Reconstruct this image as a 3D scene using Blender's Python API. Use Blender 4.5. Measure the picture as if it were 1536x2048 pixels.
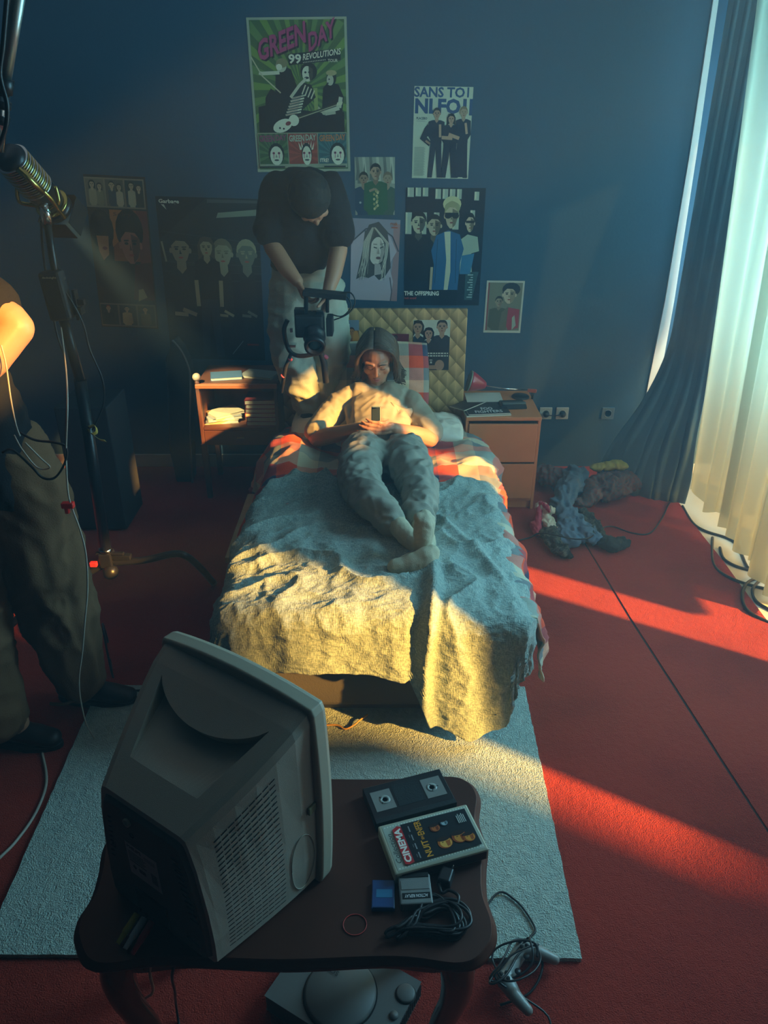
import bpy, bmesh, math, random
from mathutils import Vector, Matrix, noise
random.seed(7)
V = Vector
PI = math.pi
scene = bpy.context.scene
for o in list(bpy.data.objects):
    bpy.data.objects.remove(o)
C = scene.collection

# ------------------------------------------------------------------ camera
CAM_H = 1.985
F_PX = 1540.0
PITCH = math.radians(27.4)
cam_data = bpy.data.cameras.new('camera')
cam_data.sensor_fit = 'VERTICAL'
cam_data.sensor_height = 24.0
cam_data.lens = 24.0 * F_PX / 2048.0
cam_data.clip_start = 0.02
cam = bpy.data.objects.new('camera', cam_data)
cam.location = (0, 0, CAM_H)
cam.rotation_euler = (PI / 2 - PITCH, 0, 0)
C.objects.link(cam)
scene.camera = cam

# ------------------------------------------------------------------ world, exposure
world = bpy.data.worlds.new('world')
scene.world = world
world.use_nodes = True
bg = world.node_tree.nodes['Background']
bg.inputs[0].default_value = (0.66, 0.84, 0.92, 1)
bg.inputs[1].default_value = 0.22
scene.view_settings.view_transform = 'Standard'
scene.view_settings.look = 'None'
scene.view_settings.gamma = 1.0
scene.view_settings.use_curve_mapping = False
scene.view_settings.exposure = 0.12
scene.cycles.use_denoising = True
scene.cycles.max_bounces = 7
scene.cycles.diffuse_bounces = 3
scene.cycles.glossy_bounces = 3
scene.cycles.transmission_bounces = 6
scene.cycles.transparent_max_bounces = 10
scene.cycles.volume_bounces = 0
scene.cycles.caustics_reflective = False
scene.cycles.caustics_refractive = False
scene.cycles.sample_clamp_indirect = 3.0
scene.cycles.volume_step_rate = 4.0

# ------------------------------------------------------------------ sun and daylight
SUN_DIR = V((-1.0, 0.60, -0.47)).normalized()
def add_light(name, kind, loc, energy, color, direction=None, **kw):
    d = bpy.data.lights.new(name, kind)
    d.energy = energy
    d.color = color
    for k, v in kw.items():
        setattr(d, k, v)
    o = bpy.data.objects.new(name, d)
    o.location = loc
    if direction is not None:
        o.rotation_euler = V(direction).to_track_quat('-Z', 'Y').to_euler()
    C.objects.link(o)
    return o
SUN_E = 18.0
add_light('sun', 'SUN', (6, -3, 5), SUN_E, (1.0, 0.53, 0.11), SUN_DIR, angle=math.radians(1.3))
# sky light entering by the tall windows in the right wall
add_light('window_daylight', 'AREA', (2.22, 3.35, 1.95), 310, (0.23, 0.61, 0.84), (-1, 0.12, 0.10), shape='RECTANGLE', size=2.4, size_y=2.3)
add_light('window_daylight', 'AREA', (2.25, 0.9, 1.9), 3, (0.5, 0.8, 0.9), (-1, 0.25, -0.4), shape='RECTANGLE', size=1.6, size_y=1.6)

# ------------------------------------------------------------------ helpers
MATS = {}
def srgb(r, g, b):
    f = lambda c: c / 12.92 if c <= 0.04045 else ((c + 0.055) / 1.055) ** 2.4
    return (f(r / 255), f(g / 255), f(b / 255), 1)

def mat(name, col, rough=0.6, metal=0.0, bump=0.0, bscale=200.0, var=0.0, vscale=8.0, coat=0.0, sheen=0.0,
        emit=None, estr=0.0, spec=0.5):
    """plain procedural surface: colour mottled by noise, optional bump"""
    if name in MATS:
        return MATS[name]
    m = bpy.data.materials.new(name)
    m.use_nodes = True
    nt = m.node_tree
    b = nt.nodes['Principled BSDF']
    b.inputs['Base Color'].default_value = col
    b.inputs['Roughness'].default_value = rough
    b.inputs['Metallic'].default_value = metal
    b.inputs['Coat Weight'].default_value = coat
    b.inputs['Sheen Weight'].default_value = sheen
    b.inputs['Specular IOR Level'].default_value = spec
    tc = nt.nodes.new('ShaderNodeTexCoord')
    if var > 0:
        n = nt.nodes.new('ShaderNodeTexNoise')
        n.inputs['Scale'].default_value = vscale
        n.inputs['Detail'].default_value = 5
        nt.links.new(tc.outputs['Object'], n.inputs['Vector'])
        mx = nt.nodes.new('ShaderNodeMix')
        mx.data_type = 'RGBA'
        mx.inputs[6].default_value = [c * (1 - var) for c in col[:3]] + [1]
        mx.inputs[7].default_value = [min(1, c * (1 + var)) for c in col[:3]] + [1]
        nt.links.new(n.outputs['Fac'], mx.inputs[0])
        nt.links.new(mx.outputs[2], b.inputs['Base Color'])
    if bump > 0:
        n2 = nt.nodes.new('ShaderNodeTexNoise')
        n2.inputs['Scale'].default_value = bscale
        n2.inputs['Detail'].default_value = 3
        nt.links.new(tc.outputs['Object'], n2.inputs['Vector'])
        bp = nt.nodes.new('ShaderNodeBump')
        bp.inputs['Strength'].default_value = bump
        bp.inputs['Distance'].default_value = 0.004
        nt.links.new(n2.outputs['Fac'], bp.inputs['Height'])
        nt.links.new(bp.outputs['Normal'], b.inputs['Normal'])
    if emit:
        b.inputs['Emission Color'].default_value = emit
        b.inputs['Emission Strength'].default_value = estr
    MATS[name] = m
    return m

def pm(hexs, rough=0.55):
    """printed ink colour"""
    k = 'ink_' + hexs
    if k in MATS:
        return MATS[k]
    r, g, b = (int(hexs[i:i + 2], 16) for i in (0, 2, 4))
    return mat(k, srgb(r, g, b), rough, spec=0.3)

class MB:
    """collects shapes into one mesh"""
    def __init__(self):
        self.v, self.f, self.m, self.s = [], [], [], []
    def add(self, vs, fs, mi=0, smooth=False):
        o = len(self.v)
        self.v += [tuple(p) for p in vs]
        self.f += [tuple(i + o for i in f) for f in fs]
        self.m += [mi] * len(fs)
        self.s += [smooth] * len(fs)
        return self
    def box(self, c, s, mi=0, R=None, taper=1.0):
        c = V(c)
        P = []
        for z in (-.5, .5):
            k = 1.0 if z < 0 else taper
            for x, y in ((-.5, -.5), (.5, -.5), (.5, .5), (-.5, .5)):
                p = V((x * s[0] * k, y * s[1] * k, z * s[2]))
                if R is not None:
                    p = R @ p
                P.append(c + p)
        return self.add(P, [(3, 2, 1, 0), (4, 5, 6, 7), (0, 1, 5, 4), (1, 2, 6, 5), (2, 3, 7, 6), (3, 0, 4, 7)], mi)
    def prism(self, pts, z0, z1, mi=0, smooth=False):
        n = len(pts)
        P = [(p[0], p[1], z0) for p in pts] + [(p[0], p[1], z1) for p in pts]
        self.add(P, [tuple(range(n - 1, -1, -1)), tuple(range(n, 2 * n))], mi)
        self.add(P, [(i, (i + 1) % n, n + (i + 1) % n, n + i) for i in range(n)], mi, smooth)
        return self
    def tube(self, pts, r, mi=0, n=8, caps=True):
        pts = [V(p) for p in pts]
        rs = r if isinstance(r, (list, tuple)) else [r] * len(pts)
        up = V((0, 0, 1))
        P, prev = [], None
        for i, p in enumerate(pts):
            t = (pts[min(i + 1, len(pts) - 1)] - pts[max(i - 1, 0)])
            t = t.normalized() if t.length > 1e-9 else V((0, 0, 1))
            if prev is None:
                a = up if abs(t.dot(up)) < .9 else V((1, 0, 0))
                u = t.cross(a).normalized()
            else:
                u = (prev - t * prev.dot(t))
                u = u.normalized() if u.length > 1e-6 else t.cross(V((1, 0, 0))).normalized()
            prev = u
            w = t.cross(u)
            for k in range(n):
                an = 2 * PI * k / n
                P.append(p + (u * math.cos(an) + w * math.sin(an)) * rs[i])
        fs = []
        for i in range(len(pts) - 1):
            for k in range(n):
                a = i * n + k; b = i * n + (k + 1) % n
                fs.append((a, b, b + n, a + n))
        self.add(P, fs, mi, True)
        if caps:
            L = len(pts) - 1
            o = len(self.v) - len(P)
            self.f += [tuple(o + k for k in range(n - 1, -1, -1)), tuple(o + L * n + k for k in range(n))]
            self.m += [mi, mi]; self.s += [False, False]
        return self
    def lathe(self, prof, c=(0, 0, 0), n=24, mi=0, R=None):
        c = V(c); P = []
        for r, z in prof:
            for k in range(n):
                an = 2 * PI * k / n
                p = V((r * math.cos(an), r * math.sin(an), z))
                if R is not None:
                    p = R @ p
                P.append(c + p)
        fs = []
        for i in range(len(prof) - 1):
            for k in range(n):
                a = i * n + k; b = i * n + (k + 1) % n
                fs.append((a, b, b + n, a + n))
        fs += [tuple(range(n - 1, -1, -1)), tuple((len(prof) - 1) * n + k for k in range(n))]
        self.add(P, fs, mi, True)
        return self
    def ball(self, c, r, mi=0, n=12, sc=(1, 1, 1), R=None):
        c = V(c); P = []; fs = []
        for i in range(n + 1):
            th = PI * i / n
            for k in range(2 * n):
                an = PI * k / n
                p = V((math.sin(th) * math.cos(an) * sc[0], math.sin(th) * math.sin(an) * sc[1], math.cos(th) * sc[2])) * r
                if R is not None:
                    p = R @ p
                P.append(c + p)
        for i in range(n):
            for k in range(2 * n):
                a = i * 2 * n + k; b = i * 2 * n + (k + 1) % (2 * n)
                fs.append((a, a + 2 * n, b + 2 * n, b))
        return self.add(P, fs, mi, True)
    def build(self, name, mats, parent=None, bevel=0, seg=2, weld=False):
        me = bpy.data.meshes.new(name)
        me.from_pydata(self.v, [], self.f)
        if not isinstance(mats, (list, tuple)):
            mats = [mats]
        for m in mats:
            me.materials.append(m)
        for i, p in enumerate(me.polygons):
            p.material_index = self.m[i]
            p.use_smooth = self.s[i]
        if weld:
            bm = bmesh.new(); bm.from_mesh(me)
            bmesh.ops.remove_doubles(bm, verts=bm.verts, dist=1e-5)
            bmesh.ops.recalc_face_normals(bm, faces=bm.faces)
            bm.to_mesh(me); bm.free()
        o = bpy.data.objects.new(name, me)
        C.objects.link(o)
        if parent:
            o.parent = parent
        if bevel:
            b = o.modifiers.new('bevel', 'BEVEL')
            b.width = bevel; b.segments = seg; b.limit_method = 'ANGLE'; b.angle_limit = 0.6
        return o

def tag(o, label=None, cat=None, group=None, kind=None):
    if label: o['label'] = label
    if cat: o['category'] = cat
    if group: o['group'] = group
    if kind: o['kind'] = kind
    return o

def thing(name, label, cat, loc=(0, 0, 0), rz=0, group=None):
    o = bpy.data.objects.new(name, None)
    o.empty_display_size = .05
    C.objects.link(o)
    o.location = loc
    o.rotation_euler = (0, 0, rz)
    return tag(o, label, cat, group)

def world_parent(o, parent):
    """parent o, whose mesh is in world coordinates, to an empty with a transform"""
    o.parent = parent
    o.matrix_parent_inverse = parent_matrix(parent).inverted()
    return o
def parent_matrix(p):
    return Matrix.Translation(p.location) @ p.rotation_euler.to_matrix().to_4x4()

def spline(pts, n=8, closed=False):
    """Catmull-Rom through points"""
    pts = [V(p) for p in pts]
    out = []
    N = len(pts)
    rng = range(N) if closed else range(N - 1)
    for i in rng:
        if closed:
            p0, p1, p2, p3 = pts[(i - 1) % N], pts[i], pts[(i + 1) % N], pts[(i + 2) % N]
        else:
            p0, p1, p2, p3 = pts[max(i - 1, 0)], pts[i], pts[i + 1], pts[min(i + 2, N - 1)]
        for k in range(n):
            t = k / n
            out.append(0.5 * ((2 * p1) + (p2 - p0) * t + (2 * p0 - 5 * p1 + 4 * p2 - p3) * t * t + (3 * p1 - p0 - 3 * p2 + p3) * t ** 3))
    if not closed:
        out.append(pts[-1])
    return out

# real planes seen through the calibrated camera: photo pixel -> place in the room
_c, _s = math.cos(PITCH), math.sin(PITCH)
def ray(px, py):
    a = (px - 768) / F_PX; b = (py - 1024) / F_PX
    return V((a, _c - b * _s, -_s - b * _c))
def atz(px, py, z):
    r = ray(px, py); t = (z - CAM_H) / r.z
    return V((r.x * t, r.y * t, z))
def aty(px, py, Y):
    r = ray(px, py); t = Y / r.y
    return V((r.x * t, Y, CAM_H + r.z * t))

def smoothstep(a, b, x):
    t = max(0.0, min(1.0, (x - a) / (b - a)))
    return t * t * (3 - 2 * t)

# ---- organic bodies: tapered capsules fused by a voxel remesh
def organic(name, chains, m, voxel=0.006, smooth=4, disp=None, parent=None, extra=None):
    mb = MB()
    for ch in chains:
        pts = [(V(p[0]), p[1], (p[2] if len(p) > 2 else (1, 1, 1)), (p[3] if len(p) > 3 else None)) for p in ch]
        if len(pts) == 1:
            p, r, sc, R = pts[0]
            mb.ball(p, r, 0, 10, sc, R)
            continue
        for (p, r, sc, R), (q, r2, sc2, R2) in zip(pts[:-1], pts[1:]):
            L = (q - p).length
            n = max(2, int(L / (0.35 * min(r, r2))) + 1)
            n = min(n, 26)
            for i in range(n + 1):
                t = i / n
                mb.ball(p.lerp(q, t), r + (r2 - r) * t, 0, 7, [a + (b - a) * t for a, b in zip(sc, sc2)], R)
    if extra:
        extra(mb)
    tmp = mb.build(name, m)
    rm = tmp.modifiers.new('r', 'REMESH'); rm.mode = 'VOXEL'; rm.voxel_size = voxel
    sm = tmp.modifiers.new('s', 'SMOOTH'); sm.iterations = smooth; sm.factor = 0.5
    dg = bpy.context.evaluated_depsgraph_get()
    me = bpy.data.meshes.new_from_object(tmp.evaluated_get(dg))
    bpy.data.objects.remove(tmp)
    me.name = name
    me.materials.clear(); me.materials.append(m)
    if disp:
        ns = [v.normal.copy() for v in me.vertices]
        for v, nn in zip(me.vertices, ns):
            d = disp(v.co, nn)
            v.co = (v.co + nn * d) if isinstance(d, float) else (v.co + d)
    for p in me.polygons:
        p.use_smooth = True
    o = bpy.data.objects.new(name, me)
    C.objects.link(o)
    if parent:
        o.parent = parent
    return o

def wrinkle(freq=(6, 6, 6), amp=0.008, seed=0.0, sharp=1.0):
    def f(co, n):
        q = V((co.x * freq[0] + seed, co.y * freq[1] + seed * 2, co.z * freq[2]))
        q2 = q + noise.noise_vector(q * 0.5) * 0.8
        r = 1 - abs(noise.noise(q2)) * 2.2
        r2 = 1 - abs(noise.noise(q2 * 2.1 + V((5, 1, 3)))) * 2.2
        return float(amp * (max(-1, r) * .7 + max(-1, r2) * 0.35 - 0.4))
    return f

# ---- printed sheets: shapes layered on one sheet, one mesh
TXT = {}
def text_mesh(s, bold=0.0):
    k = (s, bold)
    if k in TXT:
        return TXT[k]
    cu = bpy.data.curves.new('t', 'FONT')
    cu.body = s
    cu.offset = bold
    cu.resolution_u = 2
    cu.fill_mode = 'FRONT' if hasattr(cu, 'fill_mode') and False else cu.fill_mode
    ob = bpy.data.objects.new('t', cu)
    C.objects.link(ob)
    dg = bpy.context.evaluated_depsgraph_get()
    me = bpy.data.meshes.new_from_object(ob.evaluated_get(dg))
    vs = [(v.co.x, v.co.y) for v in me.vertices]
    fs = [tuple(p.vertices) for p in me.polygons]
    bpy.data.objects.remove(ob); bpy.data.meshes.remove(me); bpy.data.curves.remove(cu)
    x0 = min(v[0] for v in vs); x1 = max(v[0] for v in vs)
    y0 = min(v[1] for v in vs); y1 = max(v[1] for v in vs)
    vs = [((x - x0) / (x1 - x0), (y - y0) / (y1 - y0)) for x, y in vs]
    TXT[k] = (vs, fs)
    return TXT[k]

class Paint:
    """draws on a w x h sheet; coordinates run 0..1 across and 0..1 up"""
    def __init__(self, w, h, step=0.00005):
        self.w, self.h, self.step = w, h, step
        self.mb = MB(); self.mats = []; self.z = 0.0006
        self.T = lambda x, y: (x, y)
        self.gain = 1.12
    def mi(self, hx):
        if isinstance(hx, str) and self.gain != 1.0:
            hx = ''.join('%02x' % min(255, int(int(hx[i:i + 2], 16) * self.gain)) for i in (0, 2, 4))
        m = pm(hx) if isinstance(hx, str) else hx
        if m not in self.mats:
            self.mats.append(m)
        return self.mats.index(m)
    def base(self, hx, th=0.0006):
        w, h = self.w, self.h
        self.mb.box((w / 2, h / 2, th / 2), (w, h, th), self.mi(hx))
        self.z = th
    def poly(self, pts, hx):
        self.z += self.step
        self.mb.add([(*self.L(x, y), self.z) for x, y in pts], [tuple(range(len(pts)))], self.mi(hx))
    def L(self, x, y):
        x, y = self.T(x, y)
        return (min(1, max(0, x)) * self.w, min(1, max(0, y)) * self.h)
    def rect(self, x0, y0, x1, y1, hx):
        self.poly([(x0, y0), (x1, y0), (x1, y1), (x0, y1)], hx)
    def ell(self, cx, cy, rx, ry, hx, n=16, rot=0, a0=0, a1=2 * PI):
        P = []
        asp = self.w / self.h
        for i in range(n):
            a = a0 + (a1 - a0) * i / (n if a1 - a0 > 6.2 else n - 1)
            x, y = rx * math.cos(a), ry * math.sin(a)
            if rot:
                X = x * self.w; Y = y * self.h
                x = (X * math.cos(rot) - Y * math.sin(rot)) / self.w
                y = (X * math.sin(rot) + Y * math.cos(rot)) / self.h
            P.append((cx + x, cy + y))
        self.poly(P, hx)
    def line(self, pts, wd, hx):
        """thick polyline; wd in metres"""
        for (x0, y0), (x1, y1) in zip(pts[:-1], pts[1:]):
            dx, dy = (x1 - x0) * self.w, (y1 - y0) * self.h
            L = math.hypot(dx, dy) or 1e-6
            nx, ny = -dy / L * wd / 2 / self.w, dx / L * wd / 2 / self.h
            self.poly([(x0 + nx, y0 + ny), (x0 - nx, y0 - ny), (x1 - nx, y1 - ny), (x1 + nx, y1 + ny)], hx)
    def text(self, s, x0, y0, x1, y1, hx, bold=0.02, shear=0.0, skew=0.0):
        """fits the words in a box; skew tilts the baseline, shear slants letters"""
        vs, fs = text_mesh(s, bold)
        self.z += self.step
        P = []
        for x, y in vs:
            X = x0 + (x1 - x0) * x + shear * (y1 - y0) * y
            Y = y0 + (y1 - y0) * y + skew * x
            P.append((*self.L(X, Y), self.z))
        self.mb.add(P, fs, self.mi(hx))
    def figure(self, cx, top, bot, w, skin, hair, shirt, legs=None, pose=0, longhair=False, skin2=None, bg=None):
        """a printed standing figure between heights top and bot"""
        H = top - bot
        hh = H * (0.15 if legs else 0.30)
        hw = hh * 0.72 * self.h / self.w / 2
        sh = top - hh * 1.15
        waist = bot if not legs else bot + H * 0.50
        if legs:
            self.poly([(cx - w * .32, waist + .01), (cx + w * .32, waist + .01), (cx + w * .42, bot), (cx + w * .14, bot), (cx, waist - H * .08), (cx - w * .16, bot), (cx - w * .42, bot)], legs)
        self.poly([(cx - w * .5, waist + H * .12), (cx - w * .46, sh - hh * .1), (cx - w * .22, sh + hh * .05), (cx + w * .22, sh + hh * .05), (cx + w * .46, sh - hh * .1), (cx + w * .5, waist + H * .12), (cx + w * .33, waist + H * .05), (cx + w * .33, waist), (cx - w * .33, waist), (cx - w * .33, waist + H * .05)], shirt)
        # forearms
        if pose == 1:
            self.line([(cx - w * .45, waist + H * .14), (cx + w * .1, waist + H * .13)], w * .16 * self.w, skin)
            self.line([(cx + w * .45, waist + H * .13), (cx - w * .1, waist + H * .19)], w * .16 * self.w, skin)
        elif pose == 2:
            self.line([(cx - w * .46, waist + H * .16), (cx - w * .44, waist - H * .06)], w * .15 * self.w, skin)
            self.line([(cx + w * .46, waist + H * .16), (cx + w * .44, waist - H * .06)], w * .15 * self.w, skin)
        self.poly([(cx - hw * .45, top - hh * .7), (cx + hw * .45, top - hh * .7), (cx + hw * .5, sh - hh * .02), (cx, sh - hh * .22), (cx - hw * .5, sh - hh * .02)], skin2 or skin)
        self.head(cx, top - hh * .5, hw, hh * .5, skin, hair, skin2, longhair)
    def head(self, cx, cy, rx, ry, skin, hair, shade=None, longhair=False, lip='7a3b34', turn=0.0):
        if longhair:
            self.poly([(cx - rx * 1.3, cy - ry * 1.3), (cx - rx * 1.35, cy + ry * .3), (cx - rx * .8, cy + ry * 1.05), (cx, cy + ry * 1.2), (cx + rx * .8, cy + ry * 1.05), (cx + rx * 1.35, cy + ry * .3), (cx + rx * 1.25, cy - ry * 1.2), (cx + rx * .6, cy - ry * .9), (cx - rx * .6, cy - ry * .9)], hair)
        else:
            self.ell(cx, cy + ry * .25, rx * 1.08, ry * .9, hair, 16)
            self.ell(cx - rx, cy - ry * .05, rx * .16, ry * .2, skin, 8)
            self.ell(cx + rx, cy - ry * .05, rx * .16, ry * .2, skin, 8)
        self.poly([(cx - rx * .92, cy + ry * .3), (cx - rx * .9, cy - ry * .2), (cx - rx * .62, cy - ry * .72), (cx - rx * .2, cy - ry), (cx + rx * .2, cy - ry), (cx + rx * .62, cy - ry * .72), (cx + rx * .9, cy - ry * .2), (cx + rx * .92, cy + ry * .3), (cx + rx * .5, cy + ry * .62), (cx - rx * .4, cy + ry * .66)], skin)
        if shade:
            self.poly([(cx + rx * (.1 + turn), cy + ry * .55), (cx + rx * (.12 + turn), cy - ry * .2), (cx + rx * (.2 + turn), cy - ry * .95), (cx + rx * .62, cy - ry * .7), (cx + rx * .9, cy - ry * .2), (cx + rx * .9, cy + ry * .35)], shade)
        for sx in (-1, 1):
            ex = cx + rx * (turn * .5 + sx * .4)
            self.ell(ex, cy + ry * .06, rx * .2, ry * .075, hair, 8)
            self.line([(ex - rx * .24, cy + ry * .2), (ex + rx * .24, cy + ry * .22)], ry * .08 * self.h, hair)
        self.poly([(cx + rx * turn * .5 - rx * .05, cy + ry * .05), (cx + rx * turn * .5 - rx * .14, cy - ry * .3), (cx + rx * turn * .5 + rx * .12, cy - ry * .3)], shade or hair)
        self.ell(cx + rx * turn * .5, cy - ry * .55, rx * .26, ry * .07, lip, 8)
    def build(self, name, parent=None):
        return self.mb.build(name, self.mats, parent)

# ================================================================== THE ROOM
WALL_Y = 4.45
m_wall = mat('navy_wall_paint', (0.040, 0.094, 0.152, 1), 0.75, var=0.10, vscale=1.7, bump=0.15, bscale=60, spec=0.25)
m_white = mat('white_paint', (0.75, 0.74, 0.70, 1), 0.6)
m_floorw = mat('white_studio_floor', (0.78, 0.80, 0.74, 1), 0.35, var=0.05, vscale=3)
m_ceil = mat('dark_ceiling', (0.04, 0.045, 0.05, 1), 0.9)
m_dwall = mat('dark_side_wall', (0.035, 0.045, 0.06, 1), 0.85)

def struct(name, mb, m, bevel=0):
    o = mb.build(name, m, bevel=bevel)
    o['kind'] = 'structure'
    return o
struct('floor', MB().box((0.2, 1.2, -0.05), (6.4, 7.6, 0.1)), m_floorw)
struct('wall_back', MB().box((-0.55, WALL_Y + 0.05, 1.7), (4.32, 0.1, 3.4)), m_wall)
struct('wall_corner', MB().box((2.3, WALL_Y + 0.10, 1.7), (1.5, 0.1, 3.4)), m_wall)
struct('wall_left', MB().box((-2.65, 1.2, 1.7), (0.1, 6.6, 3.4)), m_dwall)
struct('wall_front', MB().box((0.2, -2.15, 2.95), (5.8, 0.1, 5.9)), m_dwall)  # unseen; raised this tall to shade the sides facing the camera
struct('shade_ceiling', MB().box((-.2, -.05, 3.45), (5.0, 4.1, 0.1)), m_ceil)  # unseen partial cover added to darken the foreground
# right wall: unseen, its blocks and slots shaped to cut the sun patches
WX = 2.35
wr = MB()
def shade_block(y0, y1, z0, z1):
    wr.box((WX, (y0 + y1) / 2, (z0 + z1) / 2), (0.08, y1 - y0, z1 - z0))
shade_block(-2.1, -0.25, 0, 5.9)
shade_block(-0.25, 0.25, 0, 2.84); shade_block(0.25, 0.42, 2.05, 2.84); shade_block(-0.25, 0.42, 3.36, 5.9)
shade_block(0.25, 0.86, 0, 0.30); shade_block(0.42, 0.86, 2.05, 5.9)
shade_block(0.86, 1.56, 0, 5.9); shade_block(1.56, 1.84, 0, 1.85); shade_block(1.56, 1.84, 2.06, 5.9)
shade_block(1.84, 2.00, 0, 1.80); shade_block(1.84, 2.00, 2.26, 5.9)
shade_block(2.26, 2.75, 0.45, 2.25)  # hanging block added to cast the dark stripe on the carpet
shade_block(2.00, 2.75, 2.10, 5.9); shade_block(2.75, 4.50, 2.25, 5.9)
struct('wall_right', wr, m_white)
struct('sun_blocker', MB().box((7.35, -2.5, 1.46), (.3, 1.2, 2.92)).box((7.35, -3.4, 1.8), (.3, 2.0, 3.6)).box((7.35, -3.7, 2.35), (.3, 2.1, 4.7)), m_white)  # unseen panels added outdoors to trim and soften the sun patches
fr = MB()
for y in (2.62, 3.25, 3.9, 4.46):
    fr.box((WX, y, 1.12), (0.07, 0.06, 2.25))
fr.box((WX, 3.25, 0.03), (0.07, 2.5, 0.06)); fr.box((WX, 3.25, 2.22), (0.07, 2.5, 0.06))
struct('window_1', fr, m_white, 0.004)
# gap of light between wall and drape, painted as a pale tapering strip
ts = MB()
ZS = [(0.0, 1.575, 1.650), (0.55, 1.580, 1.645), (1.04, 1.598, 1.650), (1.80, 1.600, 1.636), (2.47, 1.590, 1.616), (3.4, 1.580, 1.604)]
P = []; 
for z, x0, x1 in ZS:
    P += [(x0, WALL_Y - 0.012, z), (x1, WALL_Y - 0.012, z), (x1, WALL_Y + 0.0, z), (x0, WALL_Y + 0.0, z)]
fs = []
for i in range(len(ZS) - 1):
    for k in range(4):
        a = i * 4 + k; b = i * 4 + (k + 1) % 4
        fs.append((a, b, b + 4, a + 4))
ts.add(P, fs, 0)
struct('light_gap_strip_1', ts, mat('pale_light_gap', (0.93, 0.97, 0.95, 1), 0.5))
# baseboards
bb = MB().box((-1.10, WALL_Y - 0.008, 0.045), (3.0, 0.016, 0.09))
struct('baseboard_back', bb, mat('grey_baseboard', (0.34, 0.33, 0.31, 1), 0.5), 0.003)

# ------------------------------------------------------------------ carpet in two strips
def carpet_mat():
    m = bpy.data.materials.new('red_carpet')
    m.use_nodes = True
    nt = m.node_tree; b = nt.nodes['Principled BSDF']; N = nt.nodes.new; L = nt.links.new
    tc = N('ShaderNodeTexCoord')
    n1 = N('ShaderNodeTexNoise'); n1.inputs['Scale'].default_value = 2.2; n1.inputs['Detail'].default_value = 6
    n2 = N('ShaderNodeTexNoise'); n2.inputs['Scale'].default_value = 260; n2.inputs['Detail'].default_value = 2
    n3 = N('ShaderNodeTexNoise'); n3.inputs['Scale'].default_value = 45; n3.inputs['Detail'].default_value = 4
    for n in (n1, n2, n3): L(tc.outputs['Object'], n.inputs['Vector'])
    ad = N('ShaderNodeMath'); ad.operation = 'ADD'; L(n1.outputs['Fac'], ad.inputs[0])
    mu = N('ShaderNodeMath'); mu.operation = 'MULTIPLY'; mu.inputs[1].default_value = 0.9; L(n2.outputs['Fac'], mu.inputs[0]); L(mu.outputs[0], ad.inputs[1])
    cr = N('ShaderNodeValToRGB')
    cr.color_ramp.elements[0].position = 0.65; cr.color_ramp.elements[0].color = (0.205, 0.018, 0.012, 1)
    cr.color_ramp.elements[1].position = 1.25; cr.color_ramp.elements[1].color = (0.39, 0.038, 0.022, 1)
    L(ad.outputs[0], cr.inputs[0]); L(cr.outputs[0], b.inputs['Base Color'])
    b.inputs['Roughness'].default_value = 0.95
    b.inputs['Sheen Weight'].default_value = 0.05
    b.inputs['Specular IOR Level'].default_value = 0.1
    a2 = N('ShaderNodeMath'); a2.operation = 'ADD'; L(n2.outputs['Fac'], a2.inputs[0]); L(n3.outputs['Fac'], a2.inputs[1])
    bp = N('ShaderNodeBump'); bp.inputs['Strength'].default_value = 0.9; bp.inputs['Distance'].default_value = 0.006
    L(a2.outputs[0], bp.inputs['Height']); L(bp.outputs['Normal'], b.inputs['Normal'])
    return m
m_carpet = carpet_mat()
# seam line measured on the floor
SEAM = [(0.98, 4.44), (1.045, 3.39), (1.085, 2.80), (1.135, 2.27), (1.163, 1.95), (1.191, 1.66), (1.26, 0.9), (1.4, -1.8)]
g = 0.004
left = [(-2.6, -1.8), (1.4 - g, -1.8)] + [(x - (g if y > 2.9 or y < 1.9 else g * 1.6), y) for x, y in reversed(SEAM[:-1])] + [(-2.6, 4.44)]
right = [(1.4 + g, -1.8), (1.72, -1.8)]
for i in range(24):
    y = -1.6 + i * 0.245
    right.append((1.683 + 0.004 * math.sin(i * 2.3), y))
right = [p for p in right if p[1] < 4.3] + [(1.58, 4.44)] + [(x + g, y) for x, y in SEAM[:-1]]
o = MB().prism(left, 0.0, 0.008).build('carpet', m_carpet)
tag(o, 'large dull red carpet strip under the bed and table, left of the long seam', 'carpet')
o = MB().prism(right, 0.0, 0.008).build('carpet', m_carpet)
tag(o, 'red carpet strip right of the long seam, ending at the pale floor by the curtains', 'carpet')

sm = MB(); P = []
for x, y in SEAM[:-1]: P += [(x - .012, y, .0042), (x + .012, y, .0042)]
sm.add(P, [(2 * i, 2 * i + 1, 2 * i + 3, 2 * i + 2) for i in range(len(SEAM) - 2)])
tag(sm.build('seam_strip', mat('dark_seam', (.03, .012, .010, 1), .9)), 'thin dark seam running across the red carpet towards the lower right', 'carpet seam')
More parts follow.
